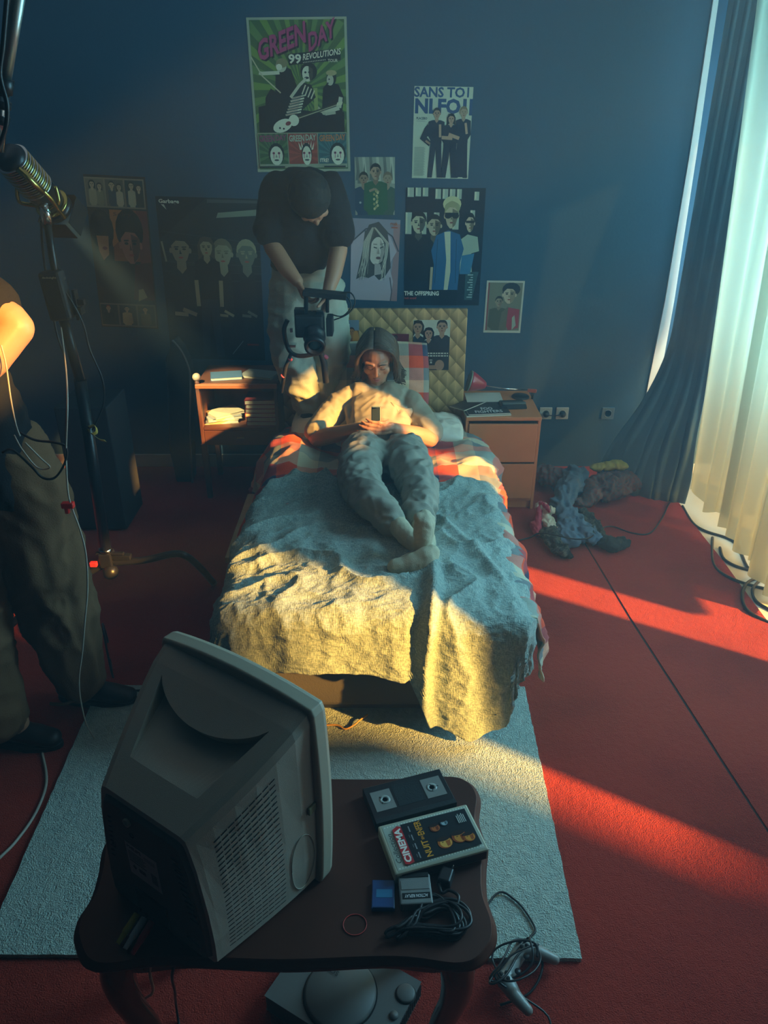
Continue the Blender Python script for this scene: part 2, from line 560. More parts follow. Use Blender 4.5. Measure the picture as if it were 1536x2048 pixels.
# ------------------------------------------------------------------ rug
def pile_mat(name, c0, c1):
    m = bpy.data.materials.new(name); m.use_nodes = True
    nt = m.node_tree; b = nt.nodes['Principled BSDF']; N = nt.nodes.new; L = nt.links.new
    tc = N('ShaderNodeTexCoord')
    n1 = N('ShaderNodeTexNoise'); n1.inputs['Scale'].default_value = 30; n1.inputs['Detail'].default_value = 6; n1.inputs['Distortion'].default_value = 1.5
    n2 = N('ShaderNodeTexNoise'); n2.inputs['Scale'].default_value = 220; n2.inputs['Detail'].default_value = 2
    for n in (n1, n2): L(tc.outputs['Object'], n.inputs['Vector'])
    cr = N('ShaderNodeValToRGB')
    cr.color_ramp.elements[0].position = .3; cr.color_ramp.elements[0].color = c0
    cr.color_ramp.elements[1].position = .7; cr.color_ramp.elements[1].color = c1
    L(n1.outputs['Fac'], cr.inputs[0]); L(cr.outputs[0], b.inputs['Base Color'])
    b.inputs['Roughness'].default_value = 0.95; b.inputs['Specular IOR Level'].default_value = 0.1
    a2 = N('ShaderNodeMath'); a2.operation = 'ADD'; L(n2.outputs['Fac'], a2.inputs[0]); L(n1.outputs['Fac'], a2.inputs[1])
    bp = N('ShaderNodeBump'); bp.inputs['Strength'].default_value = 1.0; bp.inputs['Distance'].default_value = 0.008
    L(a2.outputs[0], bp.inputs['Height']); L(bp.outputs['Normal'], b.inputs['Normal'])
    return m
m_rug = pile_mat('pale_rug_pile', (0.37, 0.46, 0.42, 1), (0.52, 0.61, 0.54, 1))
rg = MB()
out = []
def edge(a, b, n):
    for i in range(n):
        t = i / n
        jx = 0.0035 * noise.noise(V((a[0] * 9 + t * 40, a[1] * 7, 3)))
        out.append((a[0] + (b[0] - a[0]) * t + jx, a[1] + (b[1] - a[1]) * t + jx))
edge((-1.06, 1.262), (0.518, 1.250), 60); edge((0.518, 1.250), (0.542, 2.325), 60)
edge((0.542, 2.325), (-1.10, 2.335), 50); edge((-1.10, 2.335), (-1.06, 1.262), 50)
rg.prism(out, 0.008, 0.022, 0, True)
o = rg.build('rug', m_rug, bevel=0.004)
tag(o, 'pale grey green rug lying on the red carpet under the table', 'rug')

# ================================================================== BED
m_oak = mat('pale_oak', (0.42, 0.30, 0.17, 1), 0.5, var=0.25, vscale=12)
m_base = mat('brown_bed_base_fabric', (0.055, 0.050, 0.042, 1), 0.9, bump=0.3, bscale=180)
m_sheet = mat('cream_sheet', (0.72, 0.68, 0.56, 1), 0.85, bump=0.3, bscale=25)
def gold_paper():
    m = bpy.data.materials.new('gold_scale_wallpaper'); m.use_nodes = True
    nt = m.node_tree; b = nt.nodes['Principled BSDF']; N = nt.nodes.new; L = nt.links.new
    tc = N('ShaderNodeTexCoord'); sp = N('ShaderNodeSeparateXYZ'); L(tc.outputs['Object'], sp.inputs[0])
    def M(op, a, bb):
        n = N('ShaderNodeMath'); n.operation = op
        for i, q in enumerate((a, bb)):
            if q is None: continue
            if isinstance(q, (int, float)): n.inputs[i].default_value = q
            else: L(q, n.inputs[i])
        return n.outputs[0]
    u = M('DIVIDE', sp.outputs[0], 0.090); v = M('DIVIDE', sp.outputs[2], 0.098)
    p = M('ADD', u, v); q = M('SUBTRACT', v, u)
    fp = M('FRACT', p, None); fq = M('FRACT', q, None)
    lo = M('MINIMUM', fp, fq)
    side = M('GREATER_THAN', fp, fq)
    wv = N('ShaderNodeTexWave'); wv.inputs['Scale'].default_value = 55; wv.inputs['Distortion'].default_value = 0.5
    L(tc.outputs['Object'], wv.inputs[0])
    val = M('ADD', M('MULTIPLY', lo, 0.75), M('MULTIPLY', side, 0.16))
    val = M('ADD', val, M('MULTIPLY', wv.outputs['Fac'], 0.10))
    cr = N('ShaderNodeValToRGB')
    cr.color_ramp.elements[0].position = 0.05; cr.color_ramp.elements[0].color = (0.20, 0.118, 0.038, 1)
    cr.color_ramp.elements[1].position = 0.72; cr.color_ramp.elements[1].color = (0.72, 0.47, 0.20, 1)
    L(val, cr.inputs[0]); L(cr.outputs[0], b.inputs['Base Color'])
    b.inputs['Roughness'].default_value = 0.5
    return m
BX0, BX1, BY0, BY1 = -0.50, 0.46, 2.14, 4.03
bed = thing('bed', 'single bed with a wallpapered headboard, low brown base and mattress', 'bed', (0, 3.0, 0))
def bpart(mb, name, m, bevel=0.0, **k):
    return world_parent(mb.build(name, m, bevel=bevel, **k), bed)
bpart(MB().box(((BX0 + BX1) / 2, (BY0 + BY1) / 2 + .02, 0.165), (BX1 - BX0 - .02, BY1 - BY0 - .04, 0.23)), 'base', m_base, 0.02)
bpart(MB().box(((BX0 + BX1) / 2 + .02, BY0 + 0.10, 0.036), (0.80, 0.08, 0.024)), 'foot_rail', mat('black_rubber', (0.012, 0.012, 0.013, 1), 0.5), 0.006)
bpart(MB().box((-0.60, 3.14, 0.285), (0.16, 0.62, 0.03)), 'side_board', m_oak, 0.004)
bpart(MB().box(((BX0 + BX1) / 2, (BY0 + BY1) / 2, 0.37), (BX1 - BX0, BY1 - BY0, 0.17)), 'mattress', m_sheet, 0.05, seg=4)
for x in (BX0 + .08, BX1 - .08):
    for y in (BY0 + .12, BY1 - .12):
        bpart(MB().box((x, y, 0.036), (0.05, 0.05, 0.024)), 'leg', m_oak, 0.004)
hb = MB().box((0, 0, 0.535), (1.0, 0.03, 1.07))
hbo = hb.build('headboard', gold_paper(), bed, bevel=0.003)
hbo.location = (-0.06, 4.095 - 3.0, 0.0)

# ------------------------------------------------------------------ cloth draped over a rounded slab
def drape(name, x0, x1, y0, y1, a0, a1, b0, b1, top, R, na, nb, wr, hem=None, slope=0.12, zmin=0.03, foldamp=0.02, slopeR=None, seed=0.0, cells=None, mats=None, rightout=None, zcap=None):
    """a runs across the bed, b along it; the cloth falls past x0/x1 and past y0 (the foot)"""
    vs, ab = [], []
    for j in range(nb + 1):
        for i in range(na + 1):
            a = a0 + (a1 - a0) * i / na
            b = b0 + (b1 - b0) * j / nb
            if hem:
                a, b = hem(a, b, i / na, j / nb)
            ox = (a - x1) if a > x1 else ((a - x0) if a < x0 else 0.0)
            oy = (b - y0) if b < y0 else 0.0
            bx = min(max(a, x0), x1); by = max(b, y0)
            d = math.hypot(ox, oy)
            zt = top(bx, by)
            if d > 1e-6:
                dx, dy = ox / d, oy / d
                arc = R * PI / 2
                sl = slope if (slopeR is None or dx <= 0) else slope + (slopeR - slope) * dx
                if d < arc:
                    h = R * math.sin(d / R); dr = R * (1 - math.cos(d / R))
                else:
                    e = d - arc
                    h = R + e * sl; dr = R + e * 0.985
                ang = math.atan2(oy, ox)
                corner = abs(math.sin(2 * ang)) if (abs(ox) > 1e-6 and abs(oy) > 1e-6) else 0
                k = smoothstep(R * 0.8, R * 3.0, d)
                s = (a * 1.0 + b * 1.3)
                tang = a * abs(dy) + b * abs(dx)
                w = foldamp * k * (math.sin(tang * 23 + seed + noise.noise(V((tang * 3, 0, seed))) * 3) * .6 + noise.noise(V((tang * 9, d * 1.5, seed))) * 1.1)
                w += 0.016 * corner * k * math.sin(ang * 5 + seed)
                h += w
                p = V((bx + dx * h, by + dy * h, zt - dr))
            else:
                p = V((bx, by, zt))
            ab.append((a, b)); vs.append([p, d])
    # soft wrinkles along the normal
    W = na + 1
    co = [v[0] for v in vs]
    out = []
    for j in range(nb + 1):
        for i in range(na + 1):
            c = co[j * W + i]
            tx = co[j * W + min(i + 1, na)] - co[j * W + max(i - 1, 0)]
            ty = co[min(j + 1, nb) * W + i] - co[max(j - 1, 0) * W + i]
            n = tx.cross(ty)
            n = n.normalized() if n.length > 1e-9 else V((0, 0, 1))
            a, b = ab[j * W + i]
            c = c + n * wr(a, b, vs[j * W + i][1])
            if c.z < zmin:
                c = V((c.x, c.y, zmin + 0.004 * noise.noise(c * 20)))
            out.append(c)
    fs = [(j * W + i, j * W + i + 1, (j + 1) * W + i + 1, (j + 1) * W + i) for j in range(nb) for i in range(na)]
    me = bpy.data.meshes.new(name)
    me.from_pydata([tuple(v) for v in out], [], fs)
    for m in mats: me.materials.append(m)
    uv = me.uv_layers.new(name='UVMap')
    for p in me.polygons:
        p.use_smooth = True
        for li, vi in zip(p.loop_indices, p.vertices):
            uv.data[li].uv = ab[vi]
        if cells:
            a = sum(ab[v][0] for v in p.vertices) / 4; b = sum(ab[v][1] for v in p.vertices) / 4
            p.material_index = cells(a, b)
    o = bpy.data.objects.new(name, me)
    C.objects.link(o)
    sol = o.modifiers.new('thickness', 'SOLIDIFY'); sol.thickness = 0.006; sol.offset = -1
    return o

def ridged(x, y, z=0.0):
    return 1.0 - min(1.0, abs(noise.noise(V((x, y, z)))) * 2.6)

# plaid duvet
def cloth_mat(name, col, bump=0.5, var=.12):
    m = mat(name, col, 0.9, var=var, vscale=30, bump=bump, bscale=320, sheen=0.15, spec=0.15)
    return m
PL = {'c': (0.72, 0.62, 0.40, 1), 'r': (0.78, 0.075, 0.025, 1), 'n': (0.035, 0.055, 0.11, 1), 'g': (0.30, 0.33, 0.28, 1)}
keys = list(PL)
plaid = []; pidx = {}
for i, k1 in enumerate(keys):
    for k2 in keys[i:]:
        c = [(PL[k1][t] + PL[k2][t]) / 2 for t in range(3)] + [1]
        pidx[(k1, k2)] = pidx[(k2, k1)] = len(plaid)
        plaid.append(cloth_mat('plaid_' + k1 + k2, c))
SEQ = 'crnrcgrn'
def plaid_cell(a, b, s=0.095, oa=0, ob=0):
    k1 = SEQ[int(math.floor(a / s + oa)) % 8]; k2 = SEQ[int(math.floor(b / (s * .8) + ob)) % 8]
    # weft dominates, as in a printed check
    return pidx[(k1, k2)]
def duvet_top(x, y):
    cx = (x + 0.02) / 0.50
    body = math.exp(-((x + 0.02) / 0.24) ** 2) * smoothstep(2.5, 2.8, y) * 0.03
    puff = 0.085 * math.exp(-((x + 0.46) / 0.10) ** 2 - ((y - 3.50) / 0.20) ** 2) + 0.045 * math.exp(-((x - 0.44) / 0.09) ** 2 - ((y - 3.45) / 0.2) ** 2)
    return 0.515 - 0.035 * cx * cx - body + puff + 0.02 * noise.noise(V((x * 3, y * 3, 2)))
def duvet_wr(a, b, d):
    r = ridged(a * 5 + b * 1.5, b * 8 - a * 3, 1.5) ** 2 * 0.022 + ridged(a * 11, b * 13, 7) * 0.008
    bulge = 0.03 * smoothstep(0.03, .15, d) * (0.5 + noise.noise(V((a * 4, b * 5, 9))))
    return r + bulge - 0.012
def duvet_hem(a, b, u, v):
    # pulled further down on the left by the head
    if a < -0.5: a = -0.5 + (a + 0.5) * (0.75 + 0.35 * smoothstep(3.3, 3.7, b))
    if a > BX1: a = BX1 + (a - BX1) * (.45 + .55 * smoothstep(2.75, 2.5, b) + .35 * smoothstep(3.05, 3.3, b))
    return a, b
# head half (over which the sleeper lies)
sq = 0.095
o = drape('duvet', BX0, BX1, BY0 + .02, 4.0, BX0 - 0.36, BX1 + 0.34, 2.16, 3.93, duvet_top, 0.075, 88, 124, duvet_wr, duvet_hem,
          slope=0.22, zmin=0.05, foldamp=0.03, slopeR=0.12, seed=3.1, cells=lambda a, b: plaid_cell(a, b, sq, 0.35, 0.3), mats=plaid)
tag(o, 'plaid duvet in orange red, navy and cream checks under the sleeper and the blanket', 'duvet')

# grey green gauze blanket
def blanket_mat():
    m = bpy.data.materials.new('gauze_blanket'); m.use_nodes = True
    nt = m.node_tree; b = nt.nodes['Principled BSDF']; N = nt.nodes.new; L = nt.links.new
    uv = N('ShaderNodeTexCoord')
    mp = N('ShaderNodeMapping'); mp.inputs['Scale'].default_value = (230, 70, 1); L(uv.outputs['UV'], mp.inputs[0])
    n1 = N('ShaderNodeTexNoise'); n1.inputs['Scale'].default_value = 1.0; n1.inputs['Detail'].default_value = 3; L(mp.outputs[0], n1.inputs['Vector'])
    mp2 = N('ShaderNodeMapping'); mp2.inputs['Scale'].default_value = (70, 230, 1); L(uv.outputs['UV'], mp2.inputs[0])
    n2 = N('ShaderNodeTexNoise'); n2.inputs['Scale'].default_value = 1.0; n2.inputs['Detail'].default_value = 3; L(mp2.outputs[0], n2.inputs['Vector'])
    ad = N('ShaderNodeMath'); ad.operation = 'ADD'; L(n1.outputs['Fac'], ad.inputs[0]); L(n2.outputs['Fac'], ad.inputs[1])
    cr = N('ShaderNodeValToRGB')
    cr.color_ramp.elements[0].position = .75; cr.color_ramp.elements[0].color = (0.22, 0.29, 0.27, 1)
    cr.color_ramp.elements[1].position = 1.0; cr.color_ramp.elements[1].color = (0.37, 0.44, 0.385, 1)
    hl = N('ShaderNodeMath'); hl.operation = 'MULTIPLY'; hl.inputs[1].default_value = 0.85; L(ad.outputs[0], hl.inputs[0])
    L(hl.outputs[0], cr.inputs[0]); L(cr.outputs[0], b.inputs['Base Color'])
    b.inputs['Roughness'].default_value = 0.95; b.inputs['Specular IOR Level'].default_value = 0.1
    b.inputs['Sheen Weight'].default_value = 0.1
    n3 = N('ShaderNodeTexNoise'); n3.inputs['Scale'].default_value = 22; n3.inputs['Detail'].default_value = 6; n3.inputs['Distortion'].default_value = .8
    L(uv.outputs['UV'], n3.inputs['Vector'])
    m3 = N('ShaderNodeMath'); m3.operation = 'MULTIPLY_ADD'; m3.inputs[1].default_value = 2.2; L(n3.outputs['Fac'], m3.inputs[0]); L(ad.outputs[0], m3.inputs[2])
    bp = N('ShaderNodeBump'); bp.inputs['Strength'].default_value = 0.7; bp.inputs['Distance'].default_value = 0.0038
    L(m3.outputs[0], bp.inputs['Height']); L(bp.outputs['Normal'], b.inputs['Normal'])
    return m
def bl_top(x, y):
    z = duvet_top(x, y) + 0.02
    # hollow where the legs lie, hump of cloth beside the feet
    z += 0.010 * noise.noise(V((x * 4.2, y * 3.4, 5)))
    return z
def bl_wr(a, b, d):
    k = 1 - 0.72 * smoothstep(0.04, .2, d)
    r = ridged(a * 3.0 + b * 2.2, b * 4.6 - a * 2.5, 1.5) ** 3 * 0.022 * k      # broad folds
    r += ridged(a * 8 + b * 3, b * 9 - a * 4, 4.5) ** 2 * 0.007 * k
    r += ridged(a * 19, b * 12, 8.5) * 0.004 + ridged(a * 16 + b * 6, b * 30 - a * 8, 3.3) ** 2 * 0.004
    # standing folds near the sunlit edge
    c = math.exp(-((b - 2.42 + a * .35) / 0.13) ** 2)
    r += 0.013 * c * (0.5 + 0.5 * math.sin(a * 46 + b * 9))
    # the long fold from the feet down over the foot end
    fx = 0.155 + 0.02 * math.sin(b * 6)
    r += 0.035 * math.exp(-((a - fx) / 0.022) ** 2) * smoothstep(2.55, 2.35, b)
    r -= 0.009 * math.exp(-((a - fx + .05) / 0.02) ** 2) * smoothstep(2.45, 2.25, b)
    # fall folds at the foot
    if b < BY0:
        q = smoothstep(BY0, BY0 - .3, b)
        r += 0.006 * q * ridged(a * 9, b * 1.2, 2.2) + 0.005 * q * math.sin(a * 33 + b * 3)
    # folds right of the feet, running along the bed
    r += 0.02 * math.exp(-((a - 0.30 + (b - 2.6) * .45) / 0.025) ** 2) * smoothstep(2.2, 2.4, b) * smoothstep(3.0, 2.7, b)
    r += 0.016 * math.exp(-((b - 3.30 - a * .4) / 0.03) ** 2) * smoothstep(.1, -.3, a)
    return r - 0.006
HEM = [(-0.9, 1.86), (-0.55, 1.86), (-0.30, 1.88), (0.02, 1.84), (0.07, 1.83), (0.085, 1.84), (0.16, 1.66), (0.30, 1.61), (0.42, 1.68), (0.52, 1.86), (0.62, 2.0), (0.9, 2.05)]
def lerp_tab(t, x):
    if x <= t[0][0]: return t[0][1]
    for (xa, ya), (xb, yb) in zip(t[:-1], t[1:]):
        if x <= xb:
            return ya + (yb - ya) * (x - xa) / (xb - xa)
    return t[-1][1]
HEADEDGE = [(-0.95, 2.85), (-0.66, 2.95), (-0.52, 3.08), (-0.42, 3.24), (-0.3, 3.22), (-.15, 3.12), (0.2, 3.10), (0.35, 3.16), (0.47, 3.14), (0.9, 3.0)]
def bl_hem(a, b, u, v):
    lo = lerp_tab(HEM, a); hi = lerp_tab(HEADEDGE, a)
    b = lo + (hi - lo) * v
    b += 0.012 * noise.noise(V((a * 9, v, 2))) * (1 if v < .05 or v > .95 else 0)
    t = v
    if a > BX1: a = BX1 + (a - BX1) * (0.98 - 0.25 * math.exp(-((b - 2.45) / .25) ** 2))
    return a, b
o = drape('blanket', BX0 - .005, BX1 - .035, BY0, 4.0, BX0 - 0.52, BX1 + 0.25, 0, 1, bl_top, 0.085, 230, 330, bl_wr, bl_hem,
          slope=0.10, zmin=0.032, foldamp=0.009, slopeR=0.0, seed=1.3, mats=[blanket_mat()])
tag(o, 'creased grey green gauze blanket covering the foot half of the bed', 'blanket')

# pillows
def pillow(name, c, size, rot, mats, label, cat='pillow', cells=None, seed=0):
    n = 36
    vs, fs, cell = [], [], []
    for side in (1, -1):
        for j in range(n + 1):
            for i in range(n + 1):
                u = i / n * 2 - 1; v = j / n * 2 - 1
                e = (max(0, 1 - abs(u) ** 2.6) * max(0, 1 - abs(v) ** 2.6)) ** 0.42
                pin = 1 - 0.05 * (u * u * v * v)
                w = noise.noise(V((u * 2 + seed, v * 2, side))) * 0.012 + ridged(u * 3 + seed, v * 4) * 0.008
                vs.append((u * size[0] / 2 * pin, v * size[1] / 2 * pin, side * (size[2] / 2 * e + w * e)))
    W = n + 1
    for s in (0, 1):
        o_ = s * W * W
        for j in range(n):
            for i in range(n):
                q = (o_ + j * W + i, o_ + j * W + i + 1, o_ + (j + 1) * W + i + 1, o_ + (j + 1) * W + i)
                fs.append(q if s == 0 else q[::-1])
                cell.append(cells(i / n * size[0], j / n * size[1]) if cells else 0)
    mb = MB(); mb.v = vs; mb.f = fs; mb.m = cell; mb.s = [True] * len(fs)
    o = mb.build(name, mats, weld=True)
    o.location = c; o.rotation_euler = rot
    tag(o, label, cat)
    return o
pillow('pillow', (-0.24, 3.86, 0.515), (0.50, 0.42, 0.10), (0, 0, 0.03), [m_sheet], 'white pillow lying flat at the left of the bed head, behind the plaid duvet', seed=1)
pillow('pillow', (0.25, 3.84, 0.50), (0.34, 0.34, 0.10), (0, 0, -0.05), [m_sheet], 'white pillow lying flat at the right of the bed head, beside the nightstand', seed=4)
pillow('pillow', (-0.04, 3.945, 0.70), (0.56, 0.46, 0.13), (math.radians(72), 0, 0.0), plaid, 'plaid pillow propped upright against the headboard behind the reading man', cells=lambda a, b: plaid_cell(a, b, 0.08, 3.5, 1.2), seed=2)

# ================================================================== NIGHTSTAND
m_birch = mat('birch_veneer', (0.62, 0.21, 0.075, 1), 0.42, var=0.10, vscale=14)
m_birchtop = m_birch
NX, NY = 0.635, 4.06
ns = thing('nightstand', 'orange wood two drawer nightstand beside the headboard', 'nightstand', (NX, NY, 0.008))
def npart(mb, name, m, bevel=0.002, parent=ns):
    return mb.build(name, m, parent, bevel=bevel)
body = MB()
body.box((-.192, 0, .265), (.016, .42, .53)); body.box((.192, 0, .265), (.016, .42, .53))
body.box((0, .2, .265), (.368, .012, .53)); body.box((0, 0, .06), (.368, .41, .02)); body.box((0, -.18, .03), (.368, .016, .06))
npart(body, 'carcass', m_birch)
npart(MB().box((0, 0, .5395), (.40, .44, .021)), 'top', m_birch, .003)
npart(MB().box((0, -.211, .174), (.364, .018, .208)), 'drawer', m_birch, .003)
npart(MB().box((0, -.211, .400), (.364, .018, .220)), 'drawer', m_birch, .003)

# ================================================================== DESK at the left
m_teak = mat('old_red_brown_wood', (0.13, 0.048, 0.024, 1), 0.5, var=0.3, vscale=10)
dk = thing('desk', 'small old wooden desk with an open shelf and a narrow drawer', 'desk', (-0.80, 4.16, 0.008))
def dpart(mb, name, m=m_teak, bevel=0.003, parent=dk): return mb.build(name, m, parent, bevel=bevel)
for x in (-.205, .215):
    dpart(MB().box((x, -.16, .17), (.028, .028, .34), taper=1.2), 'leg'); dpart(MB().box((x, .16, .17), (.028, .028, .34), taper=1.2), 'leg')
    dpart(MB().box((x, -.0, .50), (.02, .36, .33)), 'side_panel')
dpart(MB().box((.005, 0, .43), (.40, .36, .018)), 'shelf')
dpart(MB().box((.005, .175, .52), (.40, .01, .30)), 'back_panel')
dpart(MB().box((.005, .02, .672), (.44, .34, .018)), 'top')
dpart(MB().box((.005, -.172, .672), (.44, .022, .024)), 'front_rail', mat('sunlit_rail_wood', (0.42, 0.12, 0.035, 1), .4))  # sun on the rail painted in as a brighter orange
dr = dpart(MB().box((.005, -.165, .375), (.40, .03, .085)), 'drawer')
dpart(MB().box((.005, -.184, .378), (.04, .008, .006)), 'handle', mat('dull_brass', (.5, .4, .2, 1), .3, 1), .001, dr)
dpart(MB().ball((-.205, -.165, .72), .022, n=10), 'knob', mat('pale_knob', (.45, .33, .22, 1), .4), 0)
dpart(MB().tube([(-.205, -.165, .66), (-.205, -.165, .71)], .012), 'knob_post', m_teak, 0)

# books on the desk
m_page = mat('paper_pages', (0.62, 0.55, 0.38, 1), 0.8)
def book(loc, rz, w, d, h, cover, label, grp=None, name='book'):
    t = thing(name, label, 'book', loc, rz, grp)
    MB().box((0, 0, h / 2), (w * .97, d * .97, h - .004)).build('pages', m_page, t)
    cb = MB(); cb.box((0, 0, h - .001), (w, d, .002)); cb.box((0, 0, .001), (w, d, .002)); cb.box((-w / 2, 0, h / 2), (.002, d, h))
    cb.build('cover', cover, t)
    return t
DZ = 0.008 + 0.439
m_cov = [mat('cream_cover', (.55, .48, .30, 1), .6), mat('grey_cover', (.33, .34, .30, 1), .6), mat('red_cover', (.34, .035, .03, 1), .5), mat('dark_red_cover', (.2, .03, .03, 1), .5), mat('dark_cover', (.03, .03, .035, 1), .5), mat('blue_cover', (.08, .16, .26, 1), .5)]
book((-.92, 4.10, DZ), .15, .20, .14, .020, m_cov[0], 'cream paperback at the bottom of the left pile on the desk shelf')
book((-.905, 4.09, DZ + .0205), .4, .19, .13, .018, m_cov[1], 'grey paperback in the middle of the left pile on the desk shelf')
book((-.895, 4.10, DZ + .039), .7, .18, .13, .014, m_cov[0], 'cream paperback lying askew on top of the left pile on the desk shelf')
for k in range(6):
    book((-.675 + .004 * math.sin(k * 2), 4.08, DZ + k * .0245), .03 * math.sin(k * 3), .17, .15, .024, m_cov[2 if k % 2 == 0 else 3],
         ['dark red book at the bottom of the stack', 'dark red book second from bottom of the stack', 'red book third from bottom of the stack', 'dark red book third from top of the stack', 'red book second from top of the stack', 'dark red book on top of the stack'][k] + ' at the right of the shelf', 'red books on the desk shelf')
DT = 0.008 + 0.681
book((-.87, 4.12, DT), .2, .17, .12, .016, m_cov[5], 'blue book lying on the desk top near its left knob')
book((-.69, 4.15, DT), -.3, .19, .13, .012, m_cov[1], 'grey booklet lying on the desk top near its right end')

# ================================================================== TABLE
m_mahog = mat('dark_mahogany', (0.085, 0.022, 0.012, 1), 0.5, var=0.30, vscale=9, coat=0.0, spec=0.3)
m_mahedge = mat('mahogany_moulding', (0.11, 0.025, 0.012, 1), 0.22, coat=0.6)
TZ = 0.60
tb = thing('side_table', 'dark mahogany table with a wavy edge carrying the television', 'table', (-0.19, 1.10, 0.0))
tpts = [(-.395, -.185), (-.345, -.232), (-.22, -.222), (0, -.232), (.22, -.222), (.345, -.232), (.395, -.195), (.408, -.15), (.398, -.09), (.402, -.03), (.412, .03), (.402, .10), (.412, .17), (.39, .215), (.34, .228), (.2, .222), (0, .226), (-.2, .222), (-.34, .228), (-.39, .215), (-.412, .17), (-.402, .10), (-.412, .03), (-.402, -.03), (-.398, -.09), (-.408, -.14)]
tp = [(p.x, p.y) for p in spline([(x, y, 0) for x, y in tpts], 6, True)]
def ringed(profile, pts, mi=0):
    mb = MB(); n = len(pts); P = []
    for k, z in profile:
        for x, y in pts:
            L = math.hypot(x, y); P.append((x - x / L * k, y - y / L * k, z))
    fs = []
    for i in range(len(profile) - 1):
        for j in range(n):
            a = i * n + j; b = i * n + (j + 1) % n
            fs.append((a, b, b + n, a + n))
    mb.add(P, fs, mi, True)
    o_ = (len(profile) - 1) * n
    mb.add([P[o_ + j] for j in range(n)], [tuple(range(n))], mi)
    mb.add([P[j] for j in range(n)], [tuple(range(n - 1, -1, -1))], mi)
    return mb
ringed([(.012, .574), (.004, .577), (.0, .583), (.002, .589), (.008, .592), (.009, .5965), (.013, .6)], tp).build('tabletop', [m_mahog], tb)
ap = [(x * .86, y * .80) for x, y in tp]
ringed([(0, .505), (0.0, .574)], ap).build('apron', [m_mahedge], tb)
for sx in (-1, 1):
    for sy in (-1, 1):
        L = [(sx * .315, sy * .155, .56), (sx * .335, sy * .17, .48), (sx * .330, sy * .167, .38), (sx * .305, sy * .15, .25), (sx * .295, sy * .145, .14), (sx * .305, sy * .152, .06), (sx * .33, sy * .165, .03)]
        MB().tube(spline(L, 5), [.036, .036, .035, .035, .035, .034, .033, .032, .031, .03, .028, .027, .026, .025, .024, .022, .021, .02, .019, .018, .018, .017, .017, .017, .017, .017, .018, .019, .02, .021, .022][:31], 0, 12).build('leg', m_mahedge, tb)

# ================================================================== TELEVISION
m_tv = mat('grey_tv_plastic', (0.52, 0.48, 0.39, 1), 0.55, bump=0.25, bscale=900, var=.05, vscale=5)
m_tvd = mat('shaded_tv_back', (0.075, 0.068, 0.062, 1), 0.6, bump=0.3, bscale=900)  # shade on the rear painted in as a darker plastic
m_tvs = mat('silver_grey_bezel', (0.46, 0.41, 0.31, 1), 0.42)
m_slot = mat('vent_black', (0.008, 0.008, 0.008, 1), 0.8)
tv = thing('television', 'grey tube television seen from behind, standing on the dark table', 'television', (-0.274, 1.164, TZ), -0.596)
def tv_ring(y):
    t = (-0.028 - y) / (0.266 - 0.028)
    t = max(0, min(1, t))
    L = lambda a, b: a + (b - a) * t
    tt = t ** 1.3
    M_ = lambda a, b: a + (b - a) * tt
    wt = M_(.186, .108); wm = M_(.191, .138); wb = M_(.182, .142); zt = L(.447, .307)
    cr = .012
    pts = [(-wb + .01, 0.004), (wb - .01, 0.004), (wb, .014), ((wb + wm) / 2 + .003, zt * .22), (wm, zt * .45), ((wm * .55 + wt * .45), zt * .78), (wt + .004, zt - .020), (wt - .002, zt - .004), (wt - .014, zt), (-wt + .014, zt), (-wt + .002, zt - .004), (-wt - .004, zt - .020), (-(wm * .55 + wt * .45), zt * .78), (-wm, zt * .45), (-(wb + wm) / 2 - .003, zt * .22), (-wb, .014)]
    return pts
ys = [-0.02, -0.06, -0.10, -0.14, -0.18, -0.22, -0.25, -0.262]
mb = MB(); P = []; n = 16
for y in ys:
    P += [(x, y, z) for x, z in tv_ring(y)]
fs = []
for i in range(len(ys) - 1):
    for k in range(n):
        a = i * n + k; b = i * n + (k + 1) % n
        fs.append((a, a + n, b + n, b))
mb.add(P, fs + [tuple(range(n)), tuple((len(ys) - 1) * n + k for k in range(n - 1, -1, -1))], 0)
shell = mb.build('shell', [m_tv], tv, weld=True)
# scooped grip below a curved lip
def slope_pt(x, s, dep):
    y = -0.028 + (-0.266 + 0.028) * s; z = .447 + (.307 - .447) * s
    nrm = V((0, -(.447 - .307), (.266 - .028))).normalized()
    return V((x, y, z)) + nrm * dep
A, B = [], []
NN = 18
for i in range(NN + 1):
    u = i / NN * 2 - 1
    A.append((u * .140, .20 + .21 * (1 - u * u) ** .8)); B.append((u * .086 - .002, .76))
cut = MB(); P = []
for (ax, as_), (bx, bs) in zip(A, B):
    P += [slope_pt(ax, as_, .03), slope_pt(bx, bs, .03), slope_pt(ax * .97, as_ - .01, -.036), slope_pt(bx, bs, 0.0005)]
fs = []
for i in range(NN):
    a = i * 4; b = a + 4
    fs += [(a, a + 1, b + 1, b), (a + 2, b + 2, b + 3, a + 3), (a, b, b + 2, a + 2), (a + 1, a + 3, b + 3, b + 1)]
fs += [(0, 2, 3, 1), (NN * 4, NN * 4 + 1, NN * 4 + 3, NN * 4 + 2)]
cut.add(P, fs)
cutter = cut.build('cutter', m_tv, weld=True)
cutter.parent = tv
bo = shell.modifiers.new('cut', 'BOOLEAN'); bo.object = cutter; bo.operation = 'DIFFERENCE'; bo.solver = 'EXACT'
bpy.context.view_layer.update()
dg = bpy.context.evaluated_depsgraph_get()
newme = bpy.data.meshes.new_from_object(shell.evaluated_get(dg))
shell.modifiers.clear(); shell.data = newme
bpy.data.objects.remove(cutter)
bv = shell.modifiers.new('bevel', 'BEVEL'); bv.width = .0035; bv.segments = 3; bv.angle_limit = .5
